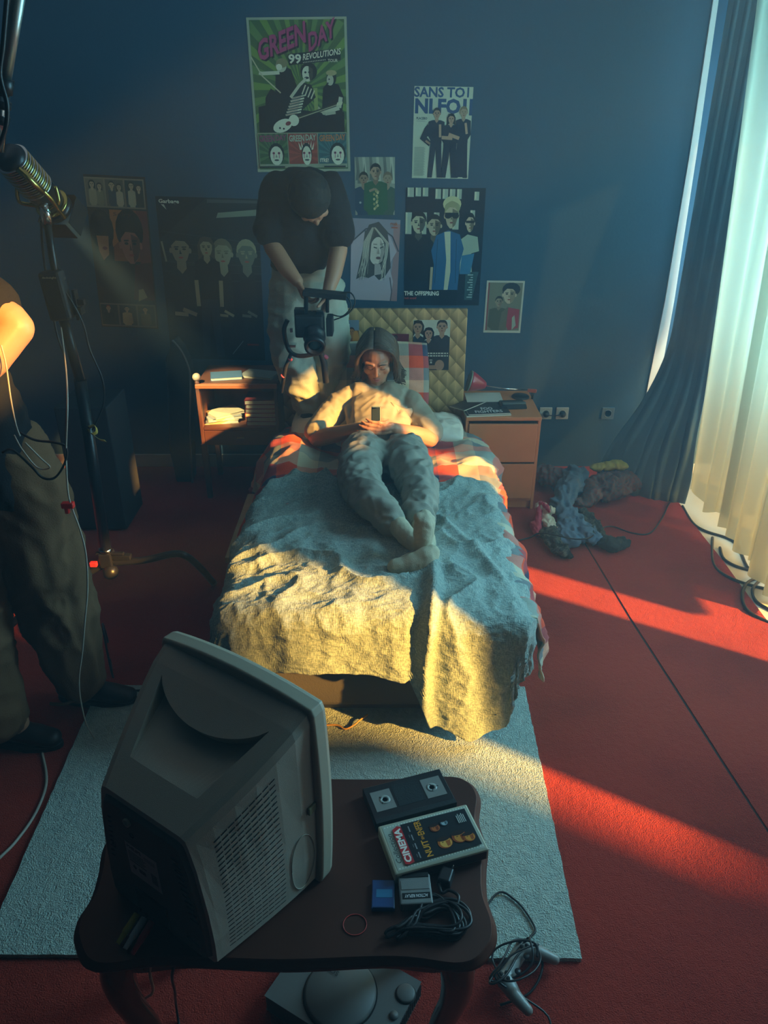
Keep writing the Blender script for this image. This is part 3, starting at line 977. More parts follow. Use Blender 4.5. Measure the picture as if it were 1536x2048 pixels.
# back plate
bp_ = [(x * .93, z * .93 + .008) for x, z in tv_ring(-.262)]
pl = MB(); P = [(x, -.2605, z) for x, z in bp_] + [(x * .96, -.2715, z * .96 + .005) for x, z in bp_]
pl.add(P, [tuple(range(n, 2 * n))[::-1]] + [(k, k + n, (k + 1) % n + n, (k + 1) % n) for k in range(n)], 0)
pl.build('back_plate', m_tvd, tv, bevel=.002)
# bezel with bowed top and sides
def rr(w, h, bow, nseg=10):
    pts = []
    for i in range(nseg + 1):
        u = i / nseg * 2 - 1
        pts.append((u * w * .97, 0.0))
    for i in range(nseg + 1):
        u = i / nseg * 2 - 1
        pts.append((w + bow * .7 * (1 - u * u), (u + 1) / 2 * h * .94 + h * .03))
    for i in range(nseg + 1):
        u = i / nseg * 2 - 1
        pts.append((-u * w * .97, h + bow * 1.3 * (1 - u * u)))
    for i in range(nseg + 1):
        u = i / nseg * 2 - 1
        pts.append((-w - bow * .7 * (1 - u * u), (1 - (u + 1) / 2) * h * .94 + h * .03))
    return pts
bz = rr(.196, .452, .012)
mb = MB(); nb_ = len(bz); P = []
for y, k in ((-.024, .985), (-.020, 1.0), (.004, 1.0), (.014, .985), (.018, .96)):
    P += [(x * k, y, .226 + (z - .226) * k) for x, z in bz]
fs = []
for i in range(4):
    for k in range(nb_):
        a = i * nb_ + k; b = i * nb_ + (k + 1) % nb_
        fs.append((a, a + nb_, b + nb_, b))
mb.add(P, fs + [tuple(range(nb_)), tuple(4 * nb_ + k for k in range(nb_ - 1, -1, -1))], 0)
mb.build('bezel', m_tvs, tv, bevel=.002, weld=True)
mb = MB(); P = []
for j in range(13):
    for i in range(13):
        u, v = i / 6 - 1, j / 6 - 1
        P.append((u * .15, .012 + .012 * (1 - (u * u + v * v) / 2), .255 + v * .125))
mb.add(P, [(j * 13 + i, (j + 1) * 13 + i, (j + 1) * 13 + i + 1, j * 13 + i + 1) for j in range(12) for i in range(12)], 0, True)
mb.build('screen', mat('dark_screen_glass', (.02, .022, .02, 1), .08), tv)
# ventilation slots, right cheek; each slot broken in short dashes
def cheek(y, zf, off=.0006):
    """point on the right cheek at depth y, at fraction zf of the height"""
    pts = tv_ring(y); zt = .447 + (.307 - .447) * max(0, min(1, (-0.028 - y) / .238))
    R_ = [(p[0], p[1]) for p in pts[2:8]]
    z = zf
    for (xa, za), (xb, zb) in zip(R_[:-1], R_[1:]):
        if za <= z <= zb:
            return V((xa + (xb - xa) * (z - za) / (zb - za) + off, y, z))
    return V((R_[-1][0] + off, y, z))
mb = MB()
for k in range(25):
    zr = .283 - k * .0105         # height at the rear end of the slot
    ra = -.225 - .0004 * k; rb_ = -.105
    tb_ = k / 24
    segs = 9
    for q in range(segs):
        y0 = ra + (rb_ - ra) * q / segs; y1 = ra + (rb_ - ra) * (q + .86) / segs
        f0 = q / segs; f1 = (q + .86) / segs
        rise = .070 * (1 - tb_) * 1.0
        z0 = zr + rise * f0; z1 = zr + rise * f1
        if z1 < .02: continue
        h = .0028 if k < 8 else .0022
        a = cheek(y0, z0); b = cheek(y1, z1); c = cheek(y1, z1 + h); d = cheek(y0, z0 + h)
        mb.add([a, b, c, d], [(0, 1, 2, 3)])
o = mb.build('vent_slots', m_slot, tv)
# row of slots on the rear right corner and screw wells
mb = MB()
for k in range(11):
    mb.box((.085 + .0025 * k, -.2722, .255 - k * .014), (.020, .0012, .0035))
mb.build('rear_slots', m_slot, tv)
mb = MB()
for k in range(9):
    mb.box((-.088 - .002 * k, -.2722, .25 - k * .014), (.008, .0012, .003))
mb.build('rear_slots', m_slot, tv)
mb = MB(); Rx = Matrix.Rotation(PI / 2, 3, 'X')
mb.lathe([(.0085, 0), (.0085, .005), (.006, .005), (.006, .001)], (-.032, -.272, .272), 16, 0, Rx)
mb.build('screw_well', m_tvs, tv)
for x, z in ((-.094, .17), (.085, .045), (-.03, .238)):
    MB().lathe([(.007, 0), (.006, .002), (.004, .001)], (x, -.2705, z), 14, 0, Rx).build('screw_well', m_slot, tv)
# socket recess at the lower rear
MB().box((-.01, -.272, .055), (.085, .006, .06)).build('socket_panel', m_slot, tv, bevel=.002)
MB().box((.100, -.268, .035), (.03, .014, .022)).build('foot_block', m_tvd, tv, bevel=.002)
# rating sticker
p = Paint(.085, .085)
p.gain = 1.9
p.base('5d5a58', .0004)
p.text('PHILIPS', .05, .84, .5, .94, '1c1a1a', .03)
for i in range(3): p.rect(.58, .86 - i * .04, .92, .875 - i * .04, '2c2a2a')
p.rect(.06, .44, .6, .47, '2a2828')
for i in range(5):
    p.rect(.06, .74 - i * .055, .55 + .06 * (i % 2), .765 - i * .055, '2a2828')
for i in range(9): p.rect(.74 + i * .022, .18, .752 + i * .022, .5, '242222')
p.ell(.2, .3, .06, .06, '2a2828'); p.rect(.34, .24, .56, .36, '333030')
o = p.build('sticker', tv); o.rotation_euler = (PI / 2, 0, 0); o.location = (-.055, -.2722, .125)
# round speaker outline on the cheek and an olive side clip
pts = [cheek(-.062 - .030 * math.cos(t * PI / 12), .10 + .075 * math.sin(t * PI / 12), .0008) for t in range(24)]
MB().tube(pts + [pts[0]], .0008, 0, 6).build('cheek_ring', m_tv, tv)
MB().box(cheek(-.035, .225) + V((.001, 0, 0)), (.006, .022, .018)).build('side_clip', mat('olive_clip', (.20, .19, .10, 1), .4), tv, bevel=.002)

# ------------------------------------------------------------------ audio video cable behind the television
av = thing('video_cable', 'video cable with yellow, white and red plugs behind the television', 'cable', (-0.485, 0.955, TZ))
for i, (cn, col) in enumerate((('yellow', (.75, .55, .04, 1)), ('white', (.8, .76, .7, 1)), ('red', (.55, .02, .03, 1)))):
    x = i * .0165
    a = V((-.012 + x * 1.0, -.05 - .010 * i, .0085)); b = V((.012 + x, .0 - .008 * i, .022))
    t = MB().tube([a, a + (b - a) * .35, a + (b - a) * .36, b], [.0045, .0055, .0065, .007], 0, 12).build('plug', mat(cn + '_plug', col, .4), av)
    t['label'] = cn + ' plug'
    MB().tube(spline([b, b + V((.02, .03, .012)), b + V((.05 - x, .05, .012)), V((.075, .05, .03))], 6), .0025).build('wire', m_slot, av)

# ------------------------------------------------------------------ VHS tape
def orient(o, p00, p10, top):
    """put the object's local x axis along p00->p10, origin at p00 and height top"""
    d = p10 - p00
    o.location = (p00.x, p00.y, top); o.rotation_euler = (0, 0, math.atan2(d.y, d.x))
m_blk = mat('black_plastic', (0.012, 0.012, 0.014, 1), 0.38)
m_blk2 = mat('matt_black', (0.014, 0.014, 0.016, 1), 0.75, bump=.2, bscale=300)
vhs = thing('video_tape', 'black video cassette lying on the table beside the television', 'video tape')
orient(vhs, V((-.049, 1.272 - .01, 0)), V((.132, 1.332 - .01, 0)), TZ + .0005)
vw, vd = .188, .104
MB().box((vw / 2, -vd / 2, .0122), (vw, vd, .0245)).build('case', m_blk, vhs, bevel=.0015)
MB().box((vw / 2, -vd + .006, .0122), (vw + .0004, .0125, .0252)).build('tape_door', m_blk2, vhs, bevel=.001)
m_win = mat('smoky_tape_window', (0.26, 0.26, 0.24, 1), 0.15)
m_reel = mat('pale_reel', (0.36, 0.36, 0.33, 1), 0.35)
for cx in (.034, vw - .034):
    w = MB().box((cx, -.047, .0248), (.046, .056, .0006)).build('window', m_win, vhs)
    MB().lathe([(.0125, 0), (.0125, .0004), (.006, .0004), (.0059, 0.0)], (cx + (.004 if cx < .1 else -.004), -.047, .0251), 24).build('reel', m_reel, vhs)
    for q in range(3):
        aa = q * 2.1
        MB().box((cx + .009 * math.cos(aa), -.047 + .009 * math.sin(aa), .02555), (.006, .0015, .0002), R=Matrix.Rotation(aa, 3, 'Z')).build('reel_tooth', m_slot, vhs)
MB().box((vw / 2, -.045, .0247), (.062, .06, .0004)).build('label_recess', m_blk2, vhs)

# ------------------------------------------------------------------ film case
cs = thing('film_case', 'white clamshell film case with the dark picture cover, leaning on the video tape', 'film case')
orient(cs, V((-.014, 1.152, 0)), V((.183, 1.213, 0)), TZ + .0015)
cw, cd, ch = .205, .124, .030
m_case = mat('yellowed_clear_case', (0.50, 0.48, 0.36, 1), 0.25, coat=.4)
cs.rotation_euler.x = 0.0
MB().box((cw / 2, -cd / 2, ch / 2), (cw, cd, ch)).build('case', m_case, cs, bevel=.004)
MB().box((cw / 2 + .004, -cd + .0005, ch / 2), (cw - .02, .003, ch * .72)).build('spine', mat('dark_spine', (.035, .015, .014, 1), .3), cs, bevel=.001)
p = Paint(.190, .112)
p.base('a9ada0', .0005)
for i in range(30):
    p.rect(.02 + i * .033, .025, .034 + i * .033, .05, 'd5d6c6'); p.rect(.02 + i * .033, .95, .034 + i * .033, .975, 'd5d6c6')
p.rect(.20, .07, .98, .93, '1a1b1f')
TT = lambda x, y: (x, y)
# lettering runs along the short side, away from the spine: turn the drawing a quarter
def quarter(x, y): return (1 - y, x)      # text's right -> sheet's up, text's up -> sheet's left
p.T = quarter
p.text('Collection', .12, .93, .78, .985, '202022', .0, shear=.3)
p.poly([(.08, .80), (.88, .80), (.92, .84), (.86, .905), (.08, .905), (.05, .86)], 'b3282b')
p.text('CINEMA', .10, .815, .86, .895, 'e8d9cf', .04)
p.text('NUIT', .10, .575, .47, .65, 'd8912c', .02); p.text('EN', .49, .60, .57, .63, 'd8912c', .02); p.text('ENFER', .59, .575, .92, .65, 'd8912c', .02)
for k in range(4): p.rect(.12 + k * .2, .715, .25 + k * .2, .728, '8e8e90')
for k in range(3): p.rect(.15 + k * .22, .745, .22 + k * .22, .752, '6e6e70')
p.T = lambda x, y: (x, y)
for cx, cy, rx, c1, c2 in ((.60, .30, .085, 'd9a14a', 'a8551c'), (.78, .34, .09, 'c9802f', '8c3c16'), (.56, .66, .06, 'b0602c', '6e2f16'), (.68, .72, .045, '9fb0b4', '4a6066'), (.88, .28, .07, 'd08a30', '9c4a18')):
    p.ell(cx, cy, rx, rx * 1.5, c2); p.ell(cx + rx * .1, cy - rx * .1, rx * .78, rx * 1.2, c1)
    p.ell(cx - rx * .1, cy + rx * 1.0, rx * .9, rx * .6, '2a1712'); p.ell(cx - rx * .3, cy + rx * .15, rx * .14, rx * .1, '30160d', 8); p.ell(cx + rx * .35, cy + rx * .12, rx * .14, rx * .1, '30160d', 8)
    p.poly([(cx + rx * .1, cy + rx * .3), (cx + rx * .75, cy + rx * .5), (cx + rx * .6, cy - rx * .9), (cx + rx * .15, cy - rx * 1.1)], c2)
for k in range(5): p.rect(.84 + k * .02, .62, .85 + k * .02, .80 + .03 * (k % 2), 'b5b8b2')
o = p.build('picture_cover', cs); o.location = (.008, -cd + .006, ch)

# ------------------------------------------------------------------ memory card, cartridge, plug with its cord, rubber band
mc = thing('memory_card', 'small translucent blue memory card on the table', 'memory card', (-.024, 1.040, TZ + .0005), -.01)
MB().box((.023, -.033, .005), (.046, .064, .010)).build('body', mat('blue_plastic', (.008, .075, .24, 1), .3), mc, bevel=.002)
MB().box((.025, -.032, .0102), (.032, .018, .0006)).build('print', mat('blue_print', (.03, .22, .42, 1), .4), mc)
MB().box((.023, -.062, .0065), (.040, .004, .010)).build('lip', mat('blue_plastic_dark', (.006, .05, .16, 1), .3), mc, bevel=.001)
ar = thing('game_cartridge', 'grey plastic cheat cartridge with a black nameplate, lying next to the blue card', 'cartridge', (.027, 1.042, TZ + .0005), .06)
m_grey = mat('console_grey', (0.235, 0.235, 0.225, 1), 0.5, bump=.2, bscale=700)
MB().box((.033, -.034, .011), (.064, .066, .021)).build('body', m_grey, ar, bevel=.003)
MB().box((.033, -.004, .0212), (.058, .010, .003)).build('connector', m_slot, ar, bevel=.0005)
MB().box((.033, -.026, .0218), (.056, .020, .0014)).build('ridge', m_grey, ar, bevel=.0006)
p = Paint(.055, .013)
p.base('0e0e10', .0005); p.text('ACTION REPLAY', .08, .25, .92, .8, 'c9cacb', .02)
o = p.build('nameplate', ar); o.rotation_euler = (0, 0, PI); o.location = (.061, -.043, .0216)

coil = thing('coiled_cord', 'black mains cord bundled in loops with a two pin plug, on the table corner', 'cord', (.085, .945, TZ))
random.seed(3)
mb = MB()
pts = []
for k in range(9):
    ph = k * .5; sx = .062 + .016 * math.sin(k * 1.7); sy = .028 + .007 * math.cos(k * 2.1)
    for q in range(16):
        t = 2 * PI * q / 16
        # figure of eight lying flat
        x = sx * math.sin(t) * (1 + .1 * math.sin(k)); y = sy * math.sin(2 * t + .35) * .6 + sy * math.cos(t) * .8 + .010 * math.sin(k * 2.3)
        x2 = x * math.cos(.25) - y * math.sin(.25) + .002 * math.sin(k * 3); y2 = x * math.sin(.25) + y * math.cos(.25)
        pts.append((x2, y2, .0045 + .0035 * (k % 5) + .004 * math.sin(t * 2 + k)  + .002))
mb.tube(spline(pts, 3), .0033, 0, 6)
mb.build('cord', mat('black_cord', (.014, .014, .016, 1), .42), coil)
mb = MB()
mb.tube(spline([(.055, .028, .01), (.062, .055, .012), (.045, .07, .01), (.030, .066, .008), (.026, .085, .010)], 6), .0033, 0, 8)
mb.build('cord_end', m_blk, coil)
pg = MB(); Rz = Matrix.Rotation(-.35, 3, 'Z')
pg.box((.040, .100, .011), (.030, .040, .020), 0, Rz, .85)
pgo = pg.build('plug', m_blk, coil, bevel=.003)
for dx in (-.011, .009):
    MB().tube([(.045 + dx, .117, .012), (.053 + dx, .140, .014)], .0021, 0, 8).build('pin', mat('steel', (.65, .63, .58, 1), .25, 1), pgo)
mb = MB(); pts = [(math.cos(t * PI / 18) * .0225, math.sin(t * PI / 18) * .0215, .0015) for t in range(36)]
mb.tube(pts + [pts[0], pts[1]], .0010, 0, 6, False)
o = mb.build('rubber_band', mat('red_rubber', (.65, .06, .05, 1), .5)); o.location = (-.056, .948, TZ)
tag(o, 'thin red rubber band forming a ring on the table', 'rubber band')

# ================================================================== GAME CONSOLE AND CONTROLLER
gc = thing('game_console', 'grey disc game console lying on the carpet under the table edge', 'game console', (-.100, 1.145, .0085), 2.62)
gc.scale = (1.18, 1.18, 1.18)
gs = 1.0
def sc(p): return [q * gs for q in p]
out = [(-.135, -.094), (-.10, -.094), (.10, -.094), (.135, -.094), (.135, .094), (-.135, .094)]
MB().prism([tuple(sc(q)) for q in out], 0.002, .050, 0).build('body', m_grey, gc, bevel=.006)
mb = MB(); mb.lathe([(.075, 0), (.075, .006), (.070, .010), (.0, .012)], (0, .012, .049), 48); mb.build('disc_lid', m_grey, gc)
mb = MB(); mb.lathe([(.078, 0), (.078, .0012), (.0755, .0012), (.0755, 0)], (0, .012, .0495), 48); mb.build('lid_groove', m_slot, gc)
for sx, r in ((-1, .020), (1, .020)):
    mb = MB(); mb.lathe([(r, 0), (r, .004), (r * .85, .006), (0, .0055)], (sx * .118, -.055, .0495), 28); mb.build('button', m_grey, gc)
    mb = MB(); mb.lathe([(r + .0022, 0), (r + .0022, .0008), (r + .0004, .0008)], (sx * .118, -.055, .0495), 28); mb.build('button_ring', m_slot, gc)
mb = MB(); mb.lathe([(.009, 0), (.009, .004), (0, .0045)], (-.118, -.005, .0495), 20); mb.build('button', m_grey, gc)
mb = MB()
for k in range(22): mb.box((-.1355, -.088 + k * .0083, .028), (.002, .004, .036))
mb.build('side_vents', m_slot, gc)
p = Paint(.042, .011); p.mb.v = []; p.z = 0; p.text('SONY', 0, 0, 1, 1, '242424', .01)
o = p.build('wordmark', gc); o.location = (.022, -.020, .0615); o.rotation_euler = (0, 0, 0.0)
o.rotation_euler = (0, 0, 0)
m_cons = mat('console_body', (0.12, 0.12, 0.115, 1), .5)
for _o in gc.children:
    if _o.data.materials and _o.data.materials[0] == m_grey: _o.data.materials[0] = m_cons
m_ctrl = mat('grey_controller', (.30, .30, .28, 1), .35)
ct = thing('game_controller', 'grey game controller lying on the rug edge in a tangle of its cord', 'game controller', (.335, 1.215, .022), .95)
CT = [[((-.045, .005, .03), .020, (1.2, 1, .8)), ((.045, .005, .03), .020, (1.2, 1, .8))], [((-.05, .002, .03), .024, (1, 1, .8)), ((-.068, -.035, .026), .017), ((-.078, -.075, .020), .013)], [((.05, .002, .03), .024, (1, 1, .8)), ((.068, -.035, .026), .017), ((.078, -.075, .020), .013)]]
organic('body', CT, m_ctrl, .003, 2, parent=ct)
for sx in (-1, 1):
    for q in range(4):
        a = q * PI / 2
        MB().lathe([(.005, 0), (.005, .003), (0, .0035)], (sx * .052 + .010 * math.cos(a), .004 + .010 * math.sin(a), .047), 12).build('button', m_slot, ct)
    MB().lathe([(.004, 0), (.008, .006), (.008, .008), (0, .0075)], (sx * .024, -.018, .044), 14).build('thumb_stick', m_blk, ct)
def cable(name, pts, r, m, label, n=7, cat='cable', grp=None, seg=6):
    o = MB().tube(spline(pts, n), r, 0, seg).build(name, m)
    return tag(o, label, cat, grp)
m_cab = mat('black_cable', (.012, .012, .013, 1), .4)
m_cabw = mat('white_cable', (.42, .37, .30, 1), .45)
cpts = []
for k in range(40):
    t = k * .55
    cpts.append((.33 + .06 * math.cos(t) + .012 * math.sin(k * 1.3), 1.21 + .055 * math.sin(t * 1.08) + .01 * math.cos(k), .075 + .012 * math.sin(k * .9)))
cable('controller_cord', cpts + [(.40, 1.10, .03), (.36, 1.03, .02), (.20, .98, .02)], .0028, m_cab, 'black cord tangled in loops over the grey game controller', cat='cord')
E_ = [atz(985, 1795, .03), atz(1030, 1800, .028), atz(1070, 1855, .028), atz(1060, 1880, .028), atz(1085, 1930, .03), atz(1060, 1985, .02), atz(1000, 2010, .014)]
cable('cable', [V((.18, 1.2, .03))] + E_, .0032, m_cab, 'black cable running from under the table across the front right corner of the rug')

# ================================================================== NIGHTSTAND THINGS
NT = .008 + .5505
m_mag = [mat('magazine_dark', (.03, .032, .035, 1), .35), mat('magazine_pages', (.60, .55, .42, 1), .7)]
def magazine(loc, rz, w, d, h, label, draw):
    t = thing('magazine', label, 'magazine', loc, rz)
    MB().box((0, 0, h / 2), (w, d, h)).build('pages', m_mag[1], t)
    p = Paint(w, d); draw(p)
    o = p.build('cover', t); o.location = (-w / 2, -d / 2, h)
    return t
def dm1(p):
    p.base('3a3430', .0004); p.rect(.05, .1, .95, .9, '2a2624')
def dm2(p):
    p.base('202022', .0004); p.rect(0, .55, 1, 1, '3b3a35'); p.ell(.5, .6, .3, .25, '2b2b2c')
    p.text('FOO', .36, .30, .64, .50, 'c2c4c0', .02); p.text('FIGHTERS', .18, .08, .84, .27, 'c2c4c0', .02)
magazine((.545, 3.945, NT), .12, .24, .19, .008, 'lowest magazine of the small pile on the nightstand, its pale page edges showing', dm1)
magazine((.550, 3.955, NT + .0087), .10, .225, .20, .005, 'magazine with a dark cover and pale headline on top of the pile on the nightstand', dm2)
magazine((.46, 4.00, NT + .0142), -.75, .10, .20, .004, 'narrow dark booklet sticking out over the left edge of the nightstand', dm1)
p = Paint(.20, .135); p.base('a9aaa0', .0006)
for k in range(3): p.ell(.95, .2 + k * .3, .012, .018, '50504c', 8)
o = p.build('paper_sheet'); o.location = (.455, 4.02, NT + .0205); o.rotation_euler = (0.06, 0.0, .02)
tag(o, 'pale sheet of punched paper lying on the magazines on the nightstand', 'paper')
# desk lamp lying on its side
m_redl = mat('red_enamel', (.40, .02, .045, 1), .3, coat=.4)
m_chr = mat('chrome', (.7, .7, .7, 1), .15, 1)
lp = thing('desk_lamp', 'small red cone desk lamp lying folded on the nightstand', 'lamp', (.50, 4.14, NT))
Rl = (V((1, .0, -.28)).to_track_quat('Z', 'Y')).to_matrix()
MB().lathe([(.058, -.062), (.057, -.05), (.045, -.02), (.026, .02), (.016, .034), (.0, .036)], (.035, 0, .085), 28, 0, Rl).build('shade', m_redl, lp)
MB().lathe([(.0585, -.066), (.0595, -.064), (.0585, -.058)], (.035, 0, .085), 28, 0, Rl).build('rim', mat('dull_green_rim', (.16, .22, .17, 1), .3), lp)
MB().lathe([(.056, -.0645), (.02, -.05), (0, -.03)], (.035, 0, .085), 28, 0, Rl).build('reflector', mat('pale_reflector', (.30, .34, .30, 1), .3), lp)
MB().tube([(.065, 0, .075), (.17, .0, .058), (.27, -.0, .052)], .0035).build('arm', m_chr, lp)
MB().tube([(.18, .01, .05), (.27, .0, .052), (.335, -.02, .052)], .004).build('arm', m_blk, lp)
MB().box((.325, -.02, .052), (.05, .018, .018), R=Matrix.Rotation(-.3, 3, 'Z')).build('clamp', mat('orange_red_clamp', (.55, .09, .05, 1), .4), lp, bevel=.003)
MB().tube([(.33, -.02, .05), (.33, -.02, .005)], .007).build('post', m_blk, lp)
MB().lathe([(.05, 0), (.05, .006), (.044, .012), (0, .013)], (.27, .02, .0), 24).build('foot', m_blk, lp)
ph = thing('telephone', 'dark flat telephone on the nightstand beside the magazines', 'telephone', (.70, 4.00, NT), .1)
MB().box((0, 0, .014), (.15, .09, .028), taper=.88).build('body', m_blk2, ph, bevel=.006)
MB().box((0, -.030, .032), (.13, .026, .012)).build('handset', mat('grey_green_plastic', (.07, .085, .075, 1), .4), ph, bevel=.005)
# sockets on the wall
m_sock = mat('cream_socket', (.62, .60, .50, 1), .4)
for i, (px_, lab, m_, rz) in enumerate(((1091, 'cream wall socket half hidden by the nightstand, with a black plug in it', m_sock, 1), (1124, 'cream wall socket to the right of its twin, with a black plug in it', m_sock, 1), (1215, 'dim navy painted wall socket nearest the drape', mat('painted_socket', (.10, .17, .22, 1), .4), 0))):
    q = aty(px_, 826, WALL_Y)
    s = thing('wall_socket', lab, 'socket', (q.x, WALL_Y, q.z))
    MB().box((0, -.005, 0), (.075, .01, .075)).build('plate', m_, s, bevel=.003)
    MB().lathe([(.024, 0), (.024, .003), (.021, .003), (.02, .001), (0, .001)], (0, -.009, 0), 24, 0, Rx).build('well', m_, s)
    if rz:
        MB().lathe([(.019, 0), (.019, .02), (.014, .028), (0, .03)], (0, -.010, 0), 18, 0, Rx).build('plug', m_blk, s)
a = aty(1091, 828, WALL_Y - .04); b = aty(1124, 828, WALL_Y - .04)
cable('plug_lead', [a, a.lerp(b, .3) + V((0, 0, -.01)), a.lerp(b, .7) + V((0, 0, -.01)), b], .003, m_cab, 'short black lead linking the plugs in the two cream sockets')

# ================================================================== POSTERS
PY = WALL_Y - 0.002
def poster(name, tl, tr, bl, paint_fn, label, Y=PY, cat='poster', aspect=None):
    """sheet stuck flat on the wall, its corners measured in the photo"""
    a = aty(*tl, Y); b = aty(*tr, Y); c = aty(*bl, Y)
    w = (b - a).length; h = (a - c).length
    p = Paint(w, h)
    paint_fn(p)
    o = p.build(name)
    rot = math.atan2(-(b.z - a.z), b.x - a.x)
    o.rotation_euler = (PI / 2, rot, 0)
    # lower left corner
    R = o.rotation_euler.to_matrix()
    o.location = a - R @ V((0, h, 0))
    tag(o, label, cat)
    return o

def d_gd(p):
    p.base('9aa38c', .0004)
    p.rect(.025, .018, .975, .985, '46613a')
    for k in range(30):
        a0 = -PI / 2 + 2 * PI * k / 30; a1 = a0 + PI / 30
        c = (.52, .55)
        def e(a):
            dx, dy = math.cos(a), math.sin(a)
            t = 1e9
            for q, lo, hi, cc in ((dx, .025, .975, c[0]), (dy, .3, .985, c[1])):
                if q > 1e-6: t = min(t, (hi - cc) / q)
                if q < -1e-6: t = min(t, (lo - cc) / q)
            return (c[0] + dx * t, c[1] + dy * t)
        p.poly([c, e(a0), e(a1)], '5f7d45' if k % 2 else '6b8a3f')
    # dark stage
    p.poly([(.05, .27), (.95, .27), (.95, .40), (.85, .43), (.7, .40), (.5, .42), (.3, .43), (.2, .46), (.06, .44)], '12181f')
    # left guitarist, head bowed, arm stretched out
    p.poly([(.22, .30), (.50, .30), (.48, .55), (.42, .68), (.34, .70), (.26, .66), (.24, .50)], '141a20')
    p.poly([(.12, .34), (.26, .30), (.28, .52), (.20, .56), (.14, .5)], '161c22')
    p.ell(.32, .70, .055, .038, 'b4b79b'); p.ell(.33, .72, .06, .03, '7d7a55'); p.ell(.30, .695, .03, .02, 'cfd0b4')
    p.line([(.30, .66), (.12, .655), (.09, .66)], .016, 'c4c6aa'); p.line([(.02, .76), (.12, .64), (.30, .53)], .006, 'b4b494')
    # drummer on the right
    p.poly([(.72, .42), (.74, .56), (.80, .60), (.90, .58), (.95, .50), (.93, .40)], '11171e')
    p.line([(.92, .50), (.90, .43), (.72, .40)], .020, 'b9bb9f'); p.line([(.66, .44), (.75, .39), (.86, .40)], .014, 'a9ab90')
    p.ell(.83, .625, .05, .048, '11171e'); p.ell(.815, .61, .036, .036, 'aeb096'); p.ell(.83, .655, .055, .018, 'a09a6c')
    p.ell(.805, .615, .008, .005, '11171e', 8); p.ell(.79, .59, .012, .004, '11171e', 8)
    p.rect(.64, .41, .68, .56, '8a9a55')
    # middle singer in a striped shirt
    p.poly([(.30, .40), (.42, .52), (.52, .60), (.62, .58), (.66, .50), (.52, .42), (.45, .38), (.36, .35)], '151b21')
    for k in range(7):
        y = .38 + k * .018
        p.poly([(.34 + k * .012, y), (.50 + k * .008, y + .02), (.50 + k * .008, y + .030), (.335 + k * .012, y + .010)], 'cfd2b8' if k % 2 else 'b6b99f')
        p.poly([(.34 + k * .012, y + .004), (.46 + k * .008, y + .018), (.46 + k * .008, y + .021), (.34 + k * .012, y + .007)], '7c2f33')
    for k in range(4):
        p.line([(.52 + k * .03, .52 - k * .01), (.56 + k * .03, .58 - k * .012)], .006, 'c4c7ac')
    p.ell(.60, .665, .085, .058, '10161c'); p.ell(.585, .65, .055, .05, 'c9cbb0'); p.poly([(.60, .70), (.64, .68), (.64, .63), (.61, .60), (.60, .64)], '3c4238')
    p.ell(.565, .66, .012, .007, '10161c', 8); p.ell(.605, .66, .012, .007, '10161c', 8); p.ell(.575, .625, .026, .008, '1b1f22', 8)
    p.line([(.40, .50), (.50, .58), (.57, .62)], .014, 'b9bb9f')
    # electric guitar
    p.line([(.36, .345), (.90, .455)], .014, '2f2e26'); p.line([(.38, .345), (.88, .45)], .004, 'a5a585')
    p.poly([(.87, .44), (.93, .45), (.94, .47), (.88, .465)], 'c3c4a4')
    p.ell(.30, .315, .105, .042, 'd5d7ba', 18, .35); p.ell(.42, .35, .055, .038, 'd5d7ba', 14, .5); p.ell(.36, .33, .03, .014, '7e2e2b', 10, .3)
    p.ell(.27, .30, .010, .007, '3a1c1a', 8); p.ell(.31, .295, .010, .007, '3a1c1a', 8)
    # title
    p.text('GREEN', .110, .715, .600, .850, '2c1a26', .03, 0, .12); p.text('DAY', .625, .775, .90, .890, '2c1a26', .03, 0, .10)
    p.text('GREEN', .095, .725, .585, .860, 'a03a68', .03, 0, .12); p.text('DAY', .61, .785, .885, .900, 'a03a68', .03, 0, .10)
    p.poly([(.40, .705), (.93, .735), (.93, .80), (.80, .80), (.40, .775)], '1a2024')
    p.text('99', .40, .715, .53, .775, 'd3d6bd', .03); p.text('REVOLUTIONS', .545, .735, .93, .775, 'd3d6bd', .02, .15, .035)
    for k in range(14): p.ell(.55 + k * .017, .722 + k * .0012, .005, .004, 'c3c6ad', 6)
    p.text('TOUR', .80, .722, .90, .742, 'd3d6bd', .01)
    # three small pictures
    p.rect(.03, .028, .97, .268, '8f9880')
    for i, (x0, c0, c1, ct) in enumerate(((.035, '3f5b3c', '52734a', '8c3a63'), (.35, '8c3f33', 'a04a3a', '9fb09a'), (.67, '2f5a60', '3f7073', 'b3703d'))):
        x1 = x0 + (.305 if i < 2 else .295)
        p.rect(x0, .055, x1, .262, c0)
        for k in range(5): p.poly([((x0 + x1) / 2, .12), (x0 + k * .06, .262), (x0 + k * .06 + .03, .262)], c1)
        for k in range(3):
            p.poly([((x0 + x1) / 2, .12), (x0, .07 + k * .06), (x0, .095 + k * .06)], c1); p.poly([((x0 + x1) / 2, .12), (x1, .07 + k * .06), (x1, .095 + k * .06)], c1)
        p.text('GREEN', x0 + .01, .208, x0 + .17, .252, ct, .03); p.text('DAY', x0 + .185, .215, x1 - .01, .256, ct, .03)
        cx = x0 + (.18, .19, .20)[i]
        if i == 1:
            for k in range(7): p.poly([(cx - .07 + k * .02, .15), (cx - .085 + k * .028, .205 + .01 * (k % 2)), (cx - .05 + k * .02, .155)], 'cfd2b8')
        p.ell(cx, .125, .085 if i != 1 else .055, .075, '141a1e', 14); p.ell(cx, .112, .068 if i != 1 else .048, .066, 'cfd2b8', 14)
